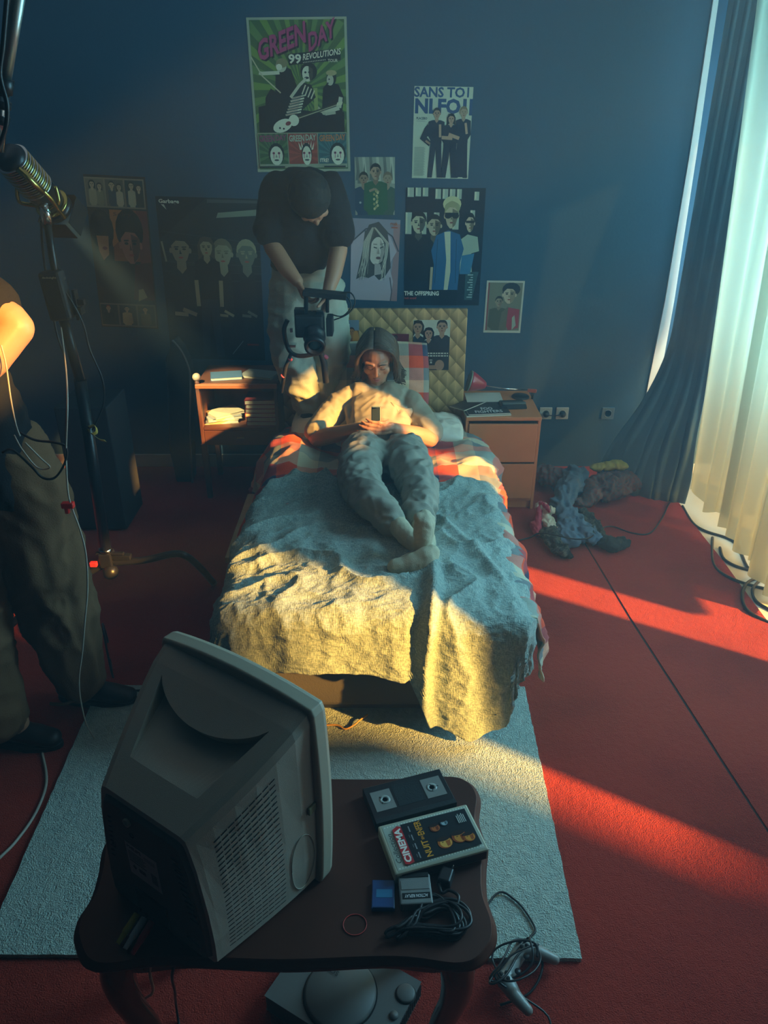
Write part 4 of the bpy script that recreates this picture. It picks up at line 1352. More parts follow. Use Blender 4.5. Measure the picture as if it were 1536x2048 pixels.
        for sx in (-1, 1):
            p.ell(cx + sx * .028, .13, .014, .009, 'a5415c' if i != 2 else '8c3a5a', 8); p.ell(cx + sx * .028, .13, .007, .005, '141a1e', 8)
            p.line([(cx + sx * .028, .125), (cx + sx * .030, .095)], .003, 'a5415c')
        p.ell(cx, .082, .026, .006, '33262a', 8); p.poly([(cx, .125), (cx - .012, .1), (cx + .010, .1)], '8d907c')
        if i == 2: p.text('ITRE!', x0 + .01, .065, x0 + .10, .092, 'd3d6bd', .02)
    p.rect(.03, .03, .3, .04, '1b2226'); p.rect(.72, .03, .95, .04, '1b2226')
poster('concert_poster', (492, 35), (693, 33), (507, 344), d_gd, 'green concert poster of a band with a large magenta title, highest on the navy wall')

def d_green(p):
    p.base('8b9384', .0004)
    for k in range(6):
        x = .02 + k * .17
        p.poly([(x, 1), (x + .07, 1), (x + .13, .55), (x + .05, .55)], 'a9b09d' if k % 2 else '646d66')
        p.poly([(x, .6), (x + .05, .9), (x + .08, .62)], '5d6660')
    p.figure(.22, .74, .0, .50, '8a7660', '2e2a24', '20425a'); p.figure(.82, .74, .0, .44, '8f7f68', '6f624b', '39554a')
    p.figure(.52, .88, .0, .62, 'a08a70', '1d2224', '265a41', skin2='776551')
    p.line([(.36, .42), (.5, .46), (.6, .40)], .012, '92806a')
    for k in range(12): p.ell(.53 + .05 * math.sin(k * 2.2), .42 - k * .028, .030, .026, 'b9b083' if k % 2 else '8f905c', 8)
    p.ell(.13, .22, .03, .02, '9aa7a7', 8)
poster('band_poster', (709, 314), (790, 314), (710, 430), d_green, 'small poster of three people in green before draped silver cloth, just under the concert poster')

def d_plac(p):
    p.base('b3baa3', .0004)
    p.text('SANS TO', .0, .885, .86, .995, '25486e', .03); p.rect(.90, .89, .93, .995, '25486e')
    p.text('NLFO', .02, .71, .80, .875, '25486e', .045); p.rect(.84, .71, .90, .875, '25486e'); p.rect(.95, .70, 1, .875, '25486e')
    p.text('PLACEBO', .05, .648, .235, .675, '2d3a49', .03); p.rect(.05, .63, .2, .634, '6a7470')
    for k in range(34):
        p.rect(.03, .345 - k * .0095, .03 + .17 + .03 * ((k * 7) % 3) / 3, .349 - k * .0095, '7c8578')
    p.poly([(.25, .60), (.20, .56), (.12, .44), (.28, .36), (.32, .40), (.24, .46), (.32, .50)], '17263a')
    p.figure(.40, .77, .01, .30, '9c8067', '1a2230', '17263a', '1a2a3c', 0)
    p.figure(.86, .79, .01, .28, 'a08a70', '7a6a4e', '1a2a3e', '1b2a3d', 0)
    p.figure(.65, .71, .01, .34, 'a98d72', '131b26', '182638', '17263a', 1, longhair=True)
    p.poly([(.72, .30), (.80, .02), (.98, .02), (.92, .36)], '1b2a3d')
    p.line([(.46, .60), (.47, .46)], .012, 'a98d72'); p.line([(.90, .62), (.93, .50)], .012, 'a98d72'); p.line([(.22, .42), (.30, .385)], .01, '9c8067')
poster('magazine_page', (829, 172), (947, 174), (830, 356), d_plac, 'white page with cropped blue headline and three people in dark clothes, top right')

def d_off(p):
    p.base('121d2b', .0004)
    for x0, x1, y0, y1 in ((.02, .10, .925, 1.0), (.12, .19, .93, 1.0), (.21, .28, .93, 1.0), (.37, .44, .91, .99), (.46, .53, .91, .99), (.55, .62, .91, .99), (.64, .70, .91, .99), (.86, .92, .90, .97),
                       (.0, .08, .62, .80), (.20, .27, .62, .80), (.36, .43, .70, .80), (.60, .68, .66, .80), (.82, .88, .70, .82)):
        p.rect(x0, y0, x1, y1, '9aa896'); p.rect(x0 + .005, y0 + .01, x0 + .025, y1, 'b9bfa2')
    p.poly([(.80, .30), (.97, .30), (.90, .05), (.80, .05)], '2b4a4e')
    for k in range(10): p.rect(.83 + .02 * (k % 3), .07 + k * .022, .90, .08 + k * .022, '7f9a96')
    p.figure(.17, .80, .22, .36, 'a9a98c', '14181e', '131a24', skin2='4a4a42'); p.figure(.37, .775, .22, .28, 'a39a7e', '14181e', '131a24', skin2='54503f')
    p.poly([(.72, .58), (.80, .62), (.93, .60), (.96, .48), (.86, .46), (.88, .30), (.72, .28)], '8f9f8d'); p.poly([(.74, .44), (.90, .46), (.86, .28), (.72, .28)], '2f6a8c')
    p.head(.825, .715, .055, .075, 'a79f82', '14181e', '5c5846'); p.rect(.77, .715, .88, .735, '14181e')
    p.poly([(.34, .48), (.40, .61), (.55, .655), (.70, .62), (.76, .50), (.72, .38), (.70, .12), (.36, .12), (.38, .36)], '24587d')
    p.poly([(.50, .64), (.58, .645), (.60, .30), (.57, .12), (.52, .12), (.54, .40)], 'b3b79c')
    p.poly([(.36, .14), (.70, .14), (.70, 0), (.36, 0)], '0f1824')
    p.line([(.355, .34), (.345, .14)], .014, 'a99a7c'); p.line([(.42, .58), (.40, .20)], .003, '16354c'); p.line([(.66, .58), (.67, .20)], .003, '16354c')
    p.ell(.585, .87, .115, .065, 'b5b487'); p.ell(.59, .84, .10, .05, '8f9068')
    p.head(.585, .775, .085, .105, 'ab9f80', '8f8c63', '6c644e'); p.rect(.50, .765, .67, .80, '10151b'); p.ell(.54, .775, .045, .025, '10151b', 10); p.ell(.635, .775, .045, .025, '10151b', 10)
    p.text('THE OFFSPRING', .0, .088, .46, .128, 'c9cdbd', .04); p.text('rock sound', .0, .055, .16, .078, 'a5443f', .02)
poster('band_poster', (812, 375), (972, 376), (811, 610), d_off, 'dark poster of four men, the front one in sunglasses and a blue shirt')

def d_blonde(p):
    p.base('8e8c96', .0004)
    p.poly([(.80, 0), (1, 0), (1, .95), (.86, .95), (.88, .5)], '9c7a7a')
    p.poly([(0, 0), (.86, 0), (.90, .25), (.80, .45), (.95, .62), (.80, .80), (.45, .88), (.18, .82), (0, .70)], 'b3a6ab')
    p.line([(.05, .74), (.30, .88), (.60, .90), (.85, .80), (.99, .62)], .007, '4a474f'); p.line([(.83, .30), (.88, .12), (.86, .0)], .006, '5a4f55')
    p.poly([(.36, .93), (.56, .97), (.74, .86), (.80, .66), (.84, .42), (.72, .30), (.60, .26), (.50, .32), (.38, .28), (.24, .30), (.12, .26), (.18, .44), (.24, .62), (.27, .80)], '504c4b')
    p.ell(.54, .62, .155, .17, 'cbc3b4', 20, -.12); p.poly([(.60, .76), (.70, .66), (.66, .50), (.58, .46), (.62, .60)], 'a39a8f')
    p.poly([(.28, .86), (.50, .88), (.42, .70), (.40, .52), (.30, .40), (.24, .62)], '5a5652')
    for k in range(22):
        t = k / 21
        x = .24 + .22 * t if k < 13 else .70 + .14 * (t - .6)
        p.line([(.46 + .06 * (t - .5), .90), (x + .02, .72), (x, .54 + .03 * math.sin(k)), (x - .06 + .05 * math.sin(k * 1.7), .30 + .05 * math.sin(k * 2.3))], .0030, 'c6c1ae' if k % 2 else '8f8b80')
    p.line([(.47, .665), (.54, .655)], .005, '2b292a'); p.line([(.60, .655), (.67, .675)], .005, '2b292a'); p.line([(.46, .70), (.54, .70)], .003, '4a4643'); p.line([(.60, .70), (.68, .715)], .003, '4a4643')
    p.poly([(.575, .66), (.55, .585), (.60, .58)], '9c9387'); p.ell(.575, .535, .05, .018, '6b4a4a', 10); p.poly([(.50, .47), (.62, .46), (.66, .34), (.50, .32)], 'a79e97')
    p.text('rock', .80, .935, .95, .975, 'b3622c', .02); p.rect(.82, .90, .95, .915, 'a9583a')
poster('portrait_poster', (703, 436), (801, 440), (690, 598), d_blonde, 'pale lilac poster of a woman with loose blonde hair beside the standing person')

def d_couple(p):
    p.base('a9ac9e', .0004); p.rect(.045, .045, .955, .965, '686c5b'); p.rect(.045, .045, .085, .965, '7e3d3d')
    p.figure(.36, .70, .045, .52, '857a63', '23262a', '4a4b3c', skin2='6b624f')
    p.poly([(.60, .50), (.92, .46), (.93, .1), (.66, .05), (.55, .2)], '8d3440'); p.poly([(.45, .40), (.62, .52), (.60, .06), (.40, .05)], '5d5a48')
    p.ell(.66, .84, .24, .13, '23272b', 14); p.head(.62, .74, .17, .17, 'a39880', '23272b', '7a705a'); p.poly([(.74, .3), (.8, .35), (.86, .15), (.76, .06)], '8d9a86')
poster('portrait_poster', (974, 561), (1050, 562), (968, 665), d_couple, 'small white bordered poster of two people cheek to cheek above the nightstand')

def d_tall(p):
    p.gain = 1.45
    p.base('332824', .0004)
    p.rect(.0, .80, .97, .985, '6e6250')
    for i in range(3):
        x0 = .02 + i * .32
        p.rect(x0, .81, x0 + .29, .975, ('5e5645', '4a453b', '2d3231')[i])
        p.figure(x0 + .10, .965, .81, .13, '8e7c60', '28231f', ('7d735a', '32353a', '8b8268')[i], longhair=i != 1); p.figure(x0 + .22, .95, .81, .12, '8e7c60', '3a2c24', ('6a604a', '8c7d66', '33302c')[i], longhair=True)
    p.poly([(.36, .46), (.98, .46), (.98, .79), (.40, .79)], '6b3c26'); p.poly([(.36, .79), (.6, .79), (.5, .6), (.36, .55)], '87542c'); p.poly([(.80, .79), (.98, .79), (.98, .2), (.80, .3)], '5b2c26')
    p.ell(.20, .66, .20, .13, '171311', 16); p.poly([(.10, .62), (.30, .62), (.28, .50), (.18, .46), (.12, .52)], '8c5f3b'); p.ell(.22, .54, .04, .012, '6a2c22', 8)
    p.ell(.66, .66, .23, .14, '15110f', 16); p.head(.66, .57, .17, .125, '7d5140', '15110f', '4c2e26')
    p.poly([(.62, .20), (.98, .20), (.98, .46), (.70, .44)], '44231f'); p.poly([(.70, .19), (.86, .22), (.80, .28), (.72, .27)], '7d6f4e')
    p.rect(.02, .01, .98, .17, '5a5142')
    for i in range(3):
        x0 = .03 + i * .32
        p.rect(x0, .02, x0 + .29, .16, ('2a2b26', '3a3026', '41382c')[i]); p.figure(x0 + .13, .155, .02, .18, '8b7052', ('6b2c22', '1e1a18', '2a221e')[i], ('1f2220', '93794f', '55452e')[i])
    p.text('Salry', .42, .745, .72, .775, '3c1d10', -.01, .2)
poster('collage_poster', (166, 348), (290, 354), (203, 653), d_tall, 'tall brown collage poster of faces and framed snapshots, leftmost on the wall beside the lamp')

def d_garb(p):
    p.gain = 1.5
    p.base('141b22', .0004)
    p.poly([(.5, 1), (1, 1), (1, .55), (.0, .62), (0, .75)], '1c2428'); p.poly([(.58, .885), (.99, .905), (.99, .94), (.60, .915)], '5c6456'); p.poly([(.50, .97), (.99, .975), (.99, .99), (.5, .99)], '353d3c')
    for k in range(6): p.line([(.02, .80 - k * .06), (1, .74 - k * .045)], .003, '2a3336')
    for cx, top, w, sk, hr, sh, lg in ((.86, .755, .17, '4d5147', '6c6a55', '191f24', False), (.62, .755, .17, '6f6c58', '54503f', '1b2126', False), (.20, .775, .25, '6c6654', '1f2224', '161c22', False)):
        p.figure(cx, top, .22, w, sk, hr, sh, None, 1)
    p.figure(.46, .765, .02, .27, '75705a', '3b3730', '11171d', '1b252e', 2, longhair=True)
    p.line([(.02, .74), (.05, .62)], .01, '6e705f')
    p.text('Garbage', .03, .955, .23, .985, 'a5ab9d', .03); p.poly([(.05, .955), (.08, .955), (.10, .925)], '8d9488')
    p.rect(.82, .10, .94, .112, '5c2626'); p.line([(.66, .04), (.78, .13)], .003, '5d6468')
poster('band_poster', (310, 392), (516, 398), (322, 715), d_garb, 'large near black poster of a woman and three men, right of the brown collage')

HY = 4.078
def d_hb(p):
    p.base('a9ab98', .0004); p.rect(0, 0, 1, .60, '1a232c')
    p.figure(.12, .98, .12, .34, '8f6d52', '2a241f', '18222b', longhair=True); p.figure(.78, 1.0, .10, .62, '94735a', '26221f', '1b2530')
    p.figure(.42, .84, .10, .62, '96725a', '12171c', '17212a', longhair=True)
    p.ell(.18, .12, .13, .12, '94705a'); p.ell(.74, .10, .13, .11, '94705a'); p.rect(.25, .02, .65, .1, '8c6a54')
    for k in range(2):
        x = .03
        while x < .94:
            w = .03 + .05 * ((int(x * 100) * 7) % 5) / 5; p.rect(x, .33 - k * .05, x + w, .355 - k * .05, 'b3b7a6'); x += w + .02
    p.rect(.46, .20, .54, .215, 'b3b7a6'); p.rect(.48, .14, .53, .18, 'b3b7a6')
poster('magazine_page', (827, 640), (901, 640), (825, 740), d_hb, 'page of three people in black with white captions, on the right of the gold headboard', HY)
def d_red(p):
    p.base('6b1a26', .0004); p.rect(0, 0, 1, .3, '1b181c'); p.figure(.45, .92, .1, .45, '5c3a35', '1d1517', '221a1e'); p.rect(.2, .12, .8, .15, '6f6a66')
poster('postcard', (770, 667), (818, 668), (771, 709), d_red, 'small dark red card on the headboard just right of the reading man\'s hair', HY)
def d_or(p):
    p.base('7d5430', .0004); p.rect(0, .7, 1, 1, '6c7580'); p.figure(.32, .95, .4, .5, 'a5a9b0', '2c3040', '59606c'); p.figure(.55, .78, .0, .8, 'a3632f', '4a2015', '8c4a22'); p.ell(.8, .4, .2, .3, 'b8762e')
poster('magazine_page', (684, 640), (718, 640), (688, 708), d_or, 'small orange and blue page on the headboard beside the standing person\'s trousers', HY)

# ================================================================== PEOPLE
m_skin = mat('skin', (0.48, 0.225, 0.125, 1), 0.5, var=.06, vscale=9, bump=.05, bscale=250)
m_hair = mat('dark_brown_hair', (0.095, 0.058, 0.034, 1), 0.45, bump=.6, bscale=90)
m_lip = mat('lips', (0.42, 0.13, 0.10, 1), 0.4)
m_brow = mat('eyebrow', (0.035, 0.022, 0.016, 1), 0.7)

def frame(f, u):
    f = V(f).normalized(); u = V(u); u = (u - f * u.dot(f)).normalized(); r = f.cross(u).normalized()
    return Matrix((r, f, u)).transposed()
def head_chains(Hc, R, s=1.0):
    def p(x, y, z): return V(Hc) + R @ (V((x, y, z)) * s)
    ch = [
        [(p(0, -.015, .025), .090 * s, (.83, 1.04, .95), R)],
        [(p(0, .012, -.02), .070 * s, (.92, 1.0, 1.0), R), (p(0, .030, -.055), .056 * s, (.92, 1, 1), R), (p(0, .056, -.088), .026 * s, (1.1, 1, 1), R)],
        [(p(-.048, -.0, -.05), .022 * s), (p(-.02, .058, -.088), .018 * s)], [(p(.048, -.0, -.05), .022 * s), (p(.02, .058, -.088), .018 * s)],
        [(p(0, .076, .018), .0085 * s), (p(0, .094, -.028), .0095 * s)], [(p(-.011, .084, -.032), .0075 * s)], [(p(.011, .084, -.032), .0075 * s)],
        [(p(0, .066, -.050), .020 * s)], [(p(-.014, .078, -.056), .0055 * s), (p(0, .0835, -.054), .006 * s), (p(.014, .078, -.056), .0055 * s)],
        [(p(-.012, .078, -.064), .0055 * s), (p(0, .083, -.065), .0068 * s), (p(.012, .078, -.064), .0055 * s)],
        [(p(0, .070, -.088), .014 * s)],
    ]
    for q in (-1, 1):
        ch += [[(p(q * .044, .048, -.022), .0235 * s)], [(p(q * .050, .060, .026), .010 * s), (p(q * .018, .078, .024), .010 * s)],
               [(p(q * .030, .0625, .004), .0135 * s)],
               [(p(q * .076, -.010, .010), .011 * s, (.5, 1, 1.3), R), (p(q * .075, -.008, -.018), .008 * s, (.5, 1, 1), R)]]
    return ch, p
def face_parts(p, R, parent, s=1.0):
    MB().tube(spline([p(-.020, .0785, -.057), p(-.007, .0885, -.0545), p(0, .0885, -.056), p(.007, .0885, -.0545), p(.020, .0785, -.057)], 4), [.002 * s] + [.0038 * s] * 15 + [.002 * s], 0, 6).build('upper_lip', m_lip, parent)
    MB().tube(spline([p(-.017, .0785, -.061), p(0, .0895, -.066), p(.017, .0785, -.061)], 5), [.002 * s] + [.0045 * s] * 9 + [.002 * s], 0, 6).build('lower_lip', m_lip, parent)
    for q in (-1, 1):
        MB().tube(spline([p(q * .013, .0855, .0255), p(q * .030, .0830, .0300), p(q * .052, .0680, .0215)], 4), [.0022 * s, .003 * s, .0032 * s, .0034 * s, .0034 * s, .003 * s, .0026 * s, .002 * s, .0012 * s], 0, 6).build('eyebrow', m_brow, parent)
        MB().tube(spline([p(q * .0165, .0735, -.001), p(q * .030, .0772, -.0045), p(q * .045, .070, -.001)], 4), .0013 * s, 0, 5).build('eyelashes', m_brow, parent)

def hand_chains(w, d, n, side, curl=(.5, .7, .5), s=1.0, spread=.06, thumb=None):
    """w wrist, d towards the fingers, n out of the palm, side +1/-1 which flank the thumb leaves"""
    w, d, n = V(w), V(d).normalized(), V(n)
    n = (n - d * n.dot(d)).normalized(); l = d.cross(n) * side
    ch = []
    for i, (off, L, r) in enumerate(((.027, .080, .0088), (.009, .086, .0090), (-.009, .081, .0086), (-.026, .068, .0076))):
        base = w + l * off * .55 * s + n * 0
        kn = w + d * (.088 - .004 * abs(i - 1)) * s + l * off * s
        ch.append([(base, .0125 * s), (kn, .0112 * s)])
        dd = (d + l * (off * spread * 12)).normalized(); nn = n.copy(); p = kn; seg = (L * .46, L * .30, L * .24)
        c = [(p, r * 1.05 * s)]
        for k in range(3):
            a = curl[k] * (1 + .08 * i)
            d2 = dd * math.cos(a) + nn * math.sin(a); nn = nn * math.cos(a) - dd * math.sin(a); dd = d2
            p = p + dd * seg[k] * s
            c.append((p, r * (1 - .10 * (k + 1)) * s))
        ch.append(c)
    tb_ = w + d * .022 * s + l * .020 * s + n * .006 * s
    if thumb is None:
        thumb = (d * .6 + l * .75 + n * .35)
    t1 = V(thumb).normalized()
    p1 = tb_ + t1 * .040 * s; p2 = p1 + (t1 * .8 + d * .5 + n * .2).normalized() * .030 * s; p3 = p2 + (t1 * .6 + d * .6 + n * .35).normalized() * .024 * s
    ch.append([(tb_, .0145 * s), (p1, .0115 * s), (p2, .0100 * s), (p3, .0085 * s)])
    return ch

# ------------------------------------------------------------------ the man on the bed
Hc = V((-.035, 3.775, .885)); HR = frame((-.03, -.93, -.34), (-.02, -.34, .93))
hc, hp = head_chains(Hc, HR, .98)
wl = V((-.115, 3.365, .682)); wr_ = V((.048, 3.360, .682))
chains = hc + [
    [(Hc + HR @ V((0, -.02, -.06)), .052), (V((-.04, 3.80, .76)), .055), (V((-.045, 3.76, .70)), .07)],
    [(V((-.045, 3.72, .66)), .10, (1.3, .8, .8)), (V((-.02, 3.55, .62)), .095, (1.2, .9, .8)), (V((0, 3.36, .555)), .08, (1.3, .9, .7))],
    [(V((-.05, 3.73, .69)), .06), (V((-.21, 3.71, .68)), .050), (V((-.335, 3.53, .575)), .042), (V((-.325, 3.515, .570)), .043), (V((-.24, 3.455, .612)), .041), (wl, .026)],
    [(V((-.03, 3.73, .69)), .06), (V((.12, 3.71, .68)), .050), (V((.232, 3.53, .570)), .042), (V((.225, 3.515, .568)), .043), (V((.16, 3.455, .612)), .041), (wr_, .026)],
]
chains += hand_chains(wl, (.95, -.30, .10), (.22, .95, .15), -1, (.10, .35, .30), 1.0, spread=.015, thumb=(.72, .25, .65))
chains += hand_chains(wr_, (-.95, -.34, .16), (-.25, .95, .15), 1, (.15, .40, .35), 1.0, spread=.015, thumb=(-.55, .2, .8))
man = organic('person', chains, m_skin, .0036, 4)
tag(man, 'long haired man in pale t-shirt and grey trousers lying on the bed with a phone', 'person')
face_parts(hp, HR, man, .98)
# hair
def hloc(x, y, z): return Hc + HR @ (V((x, y, z)) * .98)
hch = [[(hloc(0, -.046, .040), .090, (.96, 1.04, .98), HR)], [(hloc(0, -.06, -.03), .072, (1.1, .8, 1.1), HR)]]
random.seed(11)
hair = organic('hair', hch, m_hair, .005, 2, wrinkle((60, 60, 20), .003), man)
hb_ = MB()
def strand(pts, r0, ph):
    pts = spline(pts, 5); n = len(pts); out = []
    for i, (x, y, z) in enumerate(pts):
        k = smoothstep(.25, 1, i / n)
        out.append(hloc(x + .011 * k * math.sin(i * .42 + ph), y + .006 * k * math.cos(i * .42 + ph), z))
    hb_.tube(out, [r0 * (.75 + .45 * math.sin(PI * min(1, i / n * 1.1))) * (1 - .55 * (i / n) ** 3) for i in range(n)], 0, 5)
for q in (-1, 1):
    for k in range(190):
        t = random.random(); j = lambda a: random.uniform(-a, a)
        lay = random.random()
        y0 = .046 - .146 * t
        zt = .042 + .096 * math.sqrt(max(.05, 1 - ((y0 + .045) / .118) ** 2))
        fr_ = max(0, 1 - t * 2.5)
        out_ = .004 + .012 * lay
        y1 = y0 * .95 + .010 * fr_; y2 = y0 * .85 + .006 * fr_
        L = random.uniform(.72, 1.0)
        drop = -.115 * L - .015 * t
        strand([(.012 + q * .003, y0, zt), (.008 + q * .034, y1, zt - .004 + .006 * fr_), (q * (.066 + out_ * .6), y1 * .9 + .010 * fr_, .086 + j(.006)), (q * (.088 + out_), y2, .030 + j(.006)),
                (q * (.086 + out_ * 1.2), y2 * .85 + .004 + j(.004), drop * .45), (q * (.090 + out_ * 1.4 + j(.006)), y2 * .8 + .008 + j(.006), drop * .82),
                (q * (.098 + .016 * lay + j(.004)), y2 * .8 + .014 + j(.004), drop * .95), (q * (.112 + .022 * lay * (1.3 if q < 0 else .8)), y2 * .8 + .018, drop * .99 - .004)],
               .0036 + random.random() * .0022, k * .13 + random.uniform(-.5, .5))
for k in range(90):
    a = random.uniform(-1, 1)
    strand([(a * .05, -.10, .10), (a * .085, -.128, .03), (a * .100, -.120, -.05), (a * .115 + random.uniform(-.01, .01), -.10, -.115), (a * .135, -.085, -.135)], .0042, random.uniform(0, 6.28))
hb_.build('locks', m_hair, hair)
# t-shirt
m_tee = mat('oat_tshirt', (0.35, 0.31, 0.225, 1), 0.9, var=.10, vscale=25, bump=.35, bscale=400, spec=.1)
tch = [
    [(V((-.045, 3.735, .695)), .085, (1.35, .75, .80)), (V((-.04, 3.63, .665)), .118, (1.38, .85, .78)), (V((-.02, 3.50, .612)), .115, (1.38, .9, .70)), (V((0, 3.36, .560)), .112, (1.48, .8, .66))],
    [(V((-.045, 3.765, .735)), .068, (1.0, .6, .6))],
    [(V((-.12, 3.735, .715)), .070), (V((-.225, 3.705, .675)), .070), (V((-.29, 3.61, .625)), .071), (V((-.325, 3.555, .592)), .070)],
    [(V((.03, 3.735, .715)), .070), (V((.135, 3.705, .675)), .070), (V((.19, 3.61, .622)), .071), (V((.222, 3.555, .590)), .070)],
]
_w1 = wrinkle((13, 7, 13), .007, 2.0)
def tdisp(co, n):
    # hollow folds from the armpits, soft creases over the belly
    d = _w1(co, n)
    d += -.012 * math.exp(-((co.x + .165) / .014) ** 2) * smoothstep(3.45, 3.55, co.y) * smoothstep(3.76, 3.7, co.y)
    d += -.012 * math.exp(-((co.x - .085 - (co.y - 3.6) * .3) / .014) ** 2) * smoothstep(3.45, 3.55, co.y) * smoothstep(3.76, 3.7, co.y)
    d += .006 * math.sin(co.y * 95 + co.x * 18) * smoothstep(3.56, 3.44, co.y)
    return float(d)
tee = organic('tshirt', tch, m_tee, .0065, 5, tdisp, man)
bpy.context.view_layer.update()
P = []; fs = []
for j in range(9):
    for i in range(9):
        ok, co, nn, _i = tee.closest_point_on_mesh(aty(779 + 42 * i / 8, 808 + 40 * j / 8, 3.58))
        P.append(co + nn * .0018)
fs = [(j * 9 + i, j * 9 + i + 1, (j + 1) * 9 + i + 1, (j + 1) * 9 + i) for j in range(8) for i in range(8)]
pk = MB().add(P, fs, 0, True).build('pocket', m_tee, man)
s_ = pk.modifiers.new('t', 'SOLIDIFY'); s_.thickness = .0015; s_.offset = 0
# neck of the shirt and its pocket
pts = [V((-.045 + .072 * math.cos(t), 3.758 + .052 * math.sin(t), .752 + .032 * math.sin(t))) for t in [2 * PI * k / 28 for k in range(29)]]
MB().tube(pts, .0055, 0, 6, False).build('collar', m_tee, man)
# grey trousers
m_grt = mat('grey_trousers', (0.32, 0.305, 0.245, 1), 0.92, var=.08, vscale=20, bump=.35, bscale=350, spec=.1)
pch = [
    [(V((.0, 3.340, .565)), .112, (1.55, .6, .70)), (V((.0, 3.24, .575)), .118, (1.55, 1, .76))],
    [(V((-.088, 3.27, .590)), .105), (V((-.108, 3.08, .604)), .098), (V((-.100, 2.91, .605)), .084), (V((-.045, 2.75, .598)), .074), (V((.022, 2.625, .588)), .060)],
    [(V((.090, 3.27, .588)), .103), (V((.118, 3.10, .595)), .094), (V((.145, 2.94, .592)), .080), (V((.150, 2.80, .585)), .068), (V((.135, 2.68, .575)), .058)],
]
_w2 = wrinkle((9, 13, 9), .020, 7.0)
def pdisp(co, n):
    d = _w2(co, n)
    d += .006 * math.sin(co.y * 60 + co.x * 30) * smoothstep(2.85, 2.68, co.y)
    d += -.014 * math.exp(-((co.x - .012) / .018) ** 2) * smoothstep(3.0, 3.2, co.y)
    return float(d)
organic('trousers', pch, m_grt, .0065, 4, pdisp, man)
m_sock = mat('grey_white_socks', (0.50, 0.44, 0.31, 1), 0.95, var=.18, vscale=30, bump=.35, bscale=300, spec=.05)
_w3 = wrinkle((18, 18, 18), .003, 1.0)
organic('sock', [[(V((.036, 2.64, .585)), .041), (V((.080, 2.53, .578)), .038), (V((.138, 2.445, .562)), .036)], [(V((.140, 2.430, .556)), .035), (V((.138, 2.415, .600)), .033), (V((.142, 2.425, .640)), .038), (V((.146, 2.435, .672)), .039), (V((.146, 2.450, .692)), .030)], [(V((.124, 2.435, .700)), .020), (V((.150, 2.445, .700)), .016), (V((.172, 2.450, .688)), .013)]], m_sock, .004, 3, _w3, man)
organic('sock', [[(V((.140, 2.68, .568)), .041), (V((.158, 2.52, .550)), .039), (V((.150, 2.44, .540)), .034)], [(V((.040, 2.340, .553)), .029), (V((.075, 2.345, .556)), .033), (V((.120, 2.352, .566)), .040), (V((.150, 2.360, .580)), .041), (V((.170, 2.37, .592)), .030)], [(V((.150, 2.44, .540)), .034), (V((.075, 2.37, .550)), .030)]], m_sock, .004, 3, _w3, man)
# his phone
phn = thing('mobile_phone', 'small dark flip style mobile phone held in both hands by the man on the bed', 'phone', (-.036, 3.348, .745), 0)
Rp = Matrix.Rotation(math.radians(-24), 3, 'X')
MB().box((0, 0, 0), (.044, .016, .092), 0, Rp).build('body', mat('slate_phone', (.02, .032, .035, 1), .35), phn, bevel=.004)
MB().box(V((0, -.006, .049)), (.036, .012, .006), 0, Rp).build('top_edge', mat('lit_slate', (.18, .24, .24, 1), .35), phn, bevel=.001)  # light on the top edge painted in as a paler tone

# ------------------------------------------------------------------ shoes
def shoe(c, rz, L, m, msole, parent, lace=None, w=.047):
    R = Matrix.Rotation(rz, 3, 'Z')
    P = lambda x, y, z: V(c) + R @ V((x, y, z))
    o = organic('shoe', [[(P(-L * .38, 0, .055), w * .85, (1, .9, 1.0), R), (P(-L * .1, 0, .055), w * .85, (1, .9, 1), R), (P(L * .2, 0, .042), w * .9, (1, 1, .75), R), (P(L * .38, 0, .036), w * .8, (1, 1, .7), R)], [(P(-L * .3, 0, .06), w * .8), (P(-L * .24, 0, .11), w * .85)]], m, .006, 3, None, parent)
    pr = []
    for k in range(24):
        a = 2 * PI * k / 24; ca = math.cos(a)
        pr.append((ca * L * .52, math.sin(a) * w * (1.05 if ca > 0 else .9)))
    mb = MB(); vs = [P(x, y, z) for z in (0.0, .02) for x, y in pr]
    mb.add(vs, [tuple(range(23, -1, -1)), tuple(range(24, 48))] + [(k, (k + 1) % 24, 24 + (k + 1) % 24, 24 + k) for k in range(24)])
    mb.build('sole', msole, o, bevel=.003)
    if lace:
        for k in range(4):
            x = L * (-.02 + .075 * k)
            MB().tube(spline([P(x, -w * .45, .082 - .007 * k), P(x + .006, 0, .095 - .010 * k), P(x, w * .45, .082 - .007 * k)], 4), .0022, 0, 5).build('lace', lace, o)
    return o

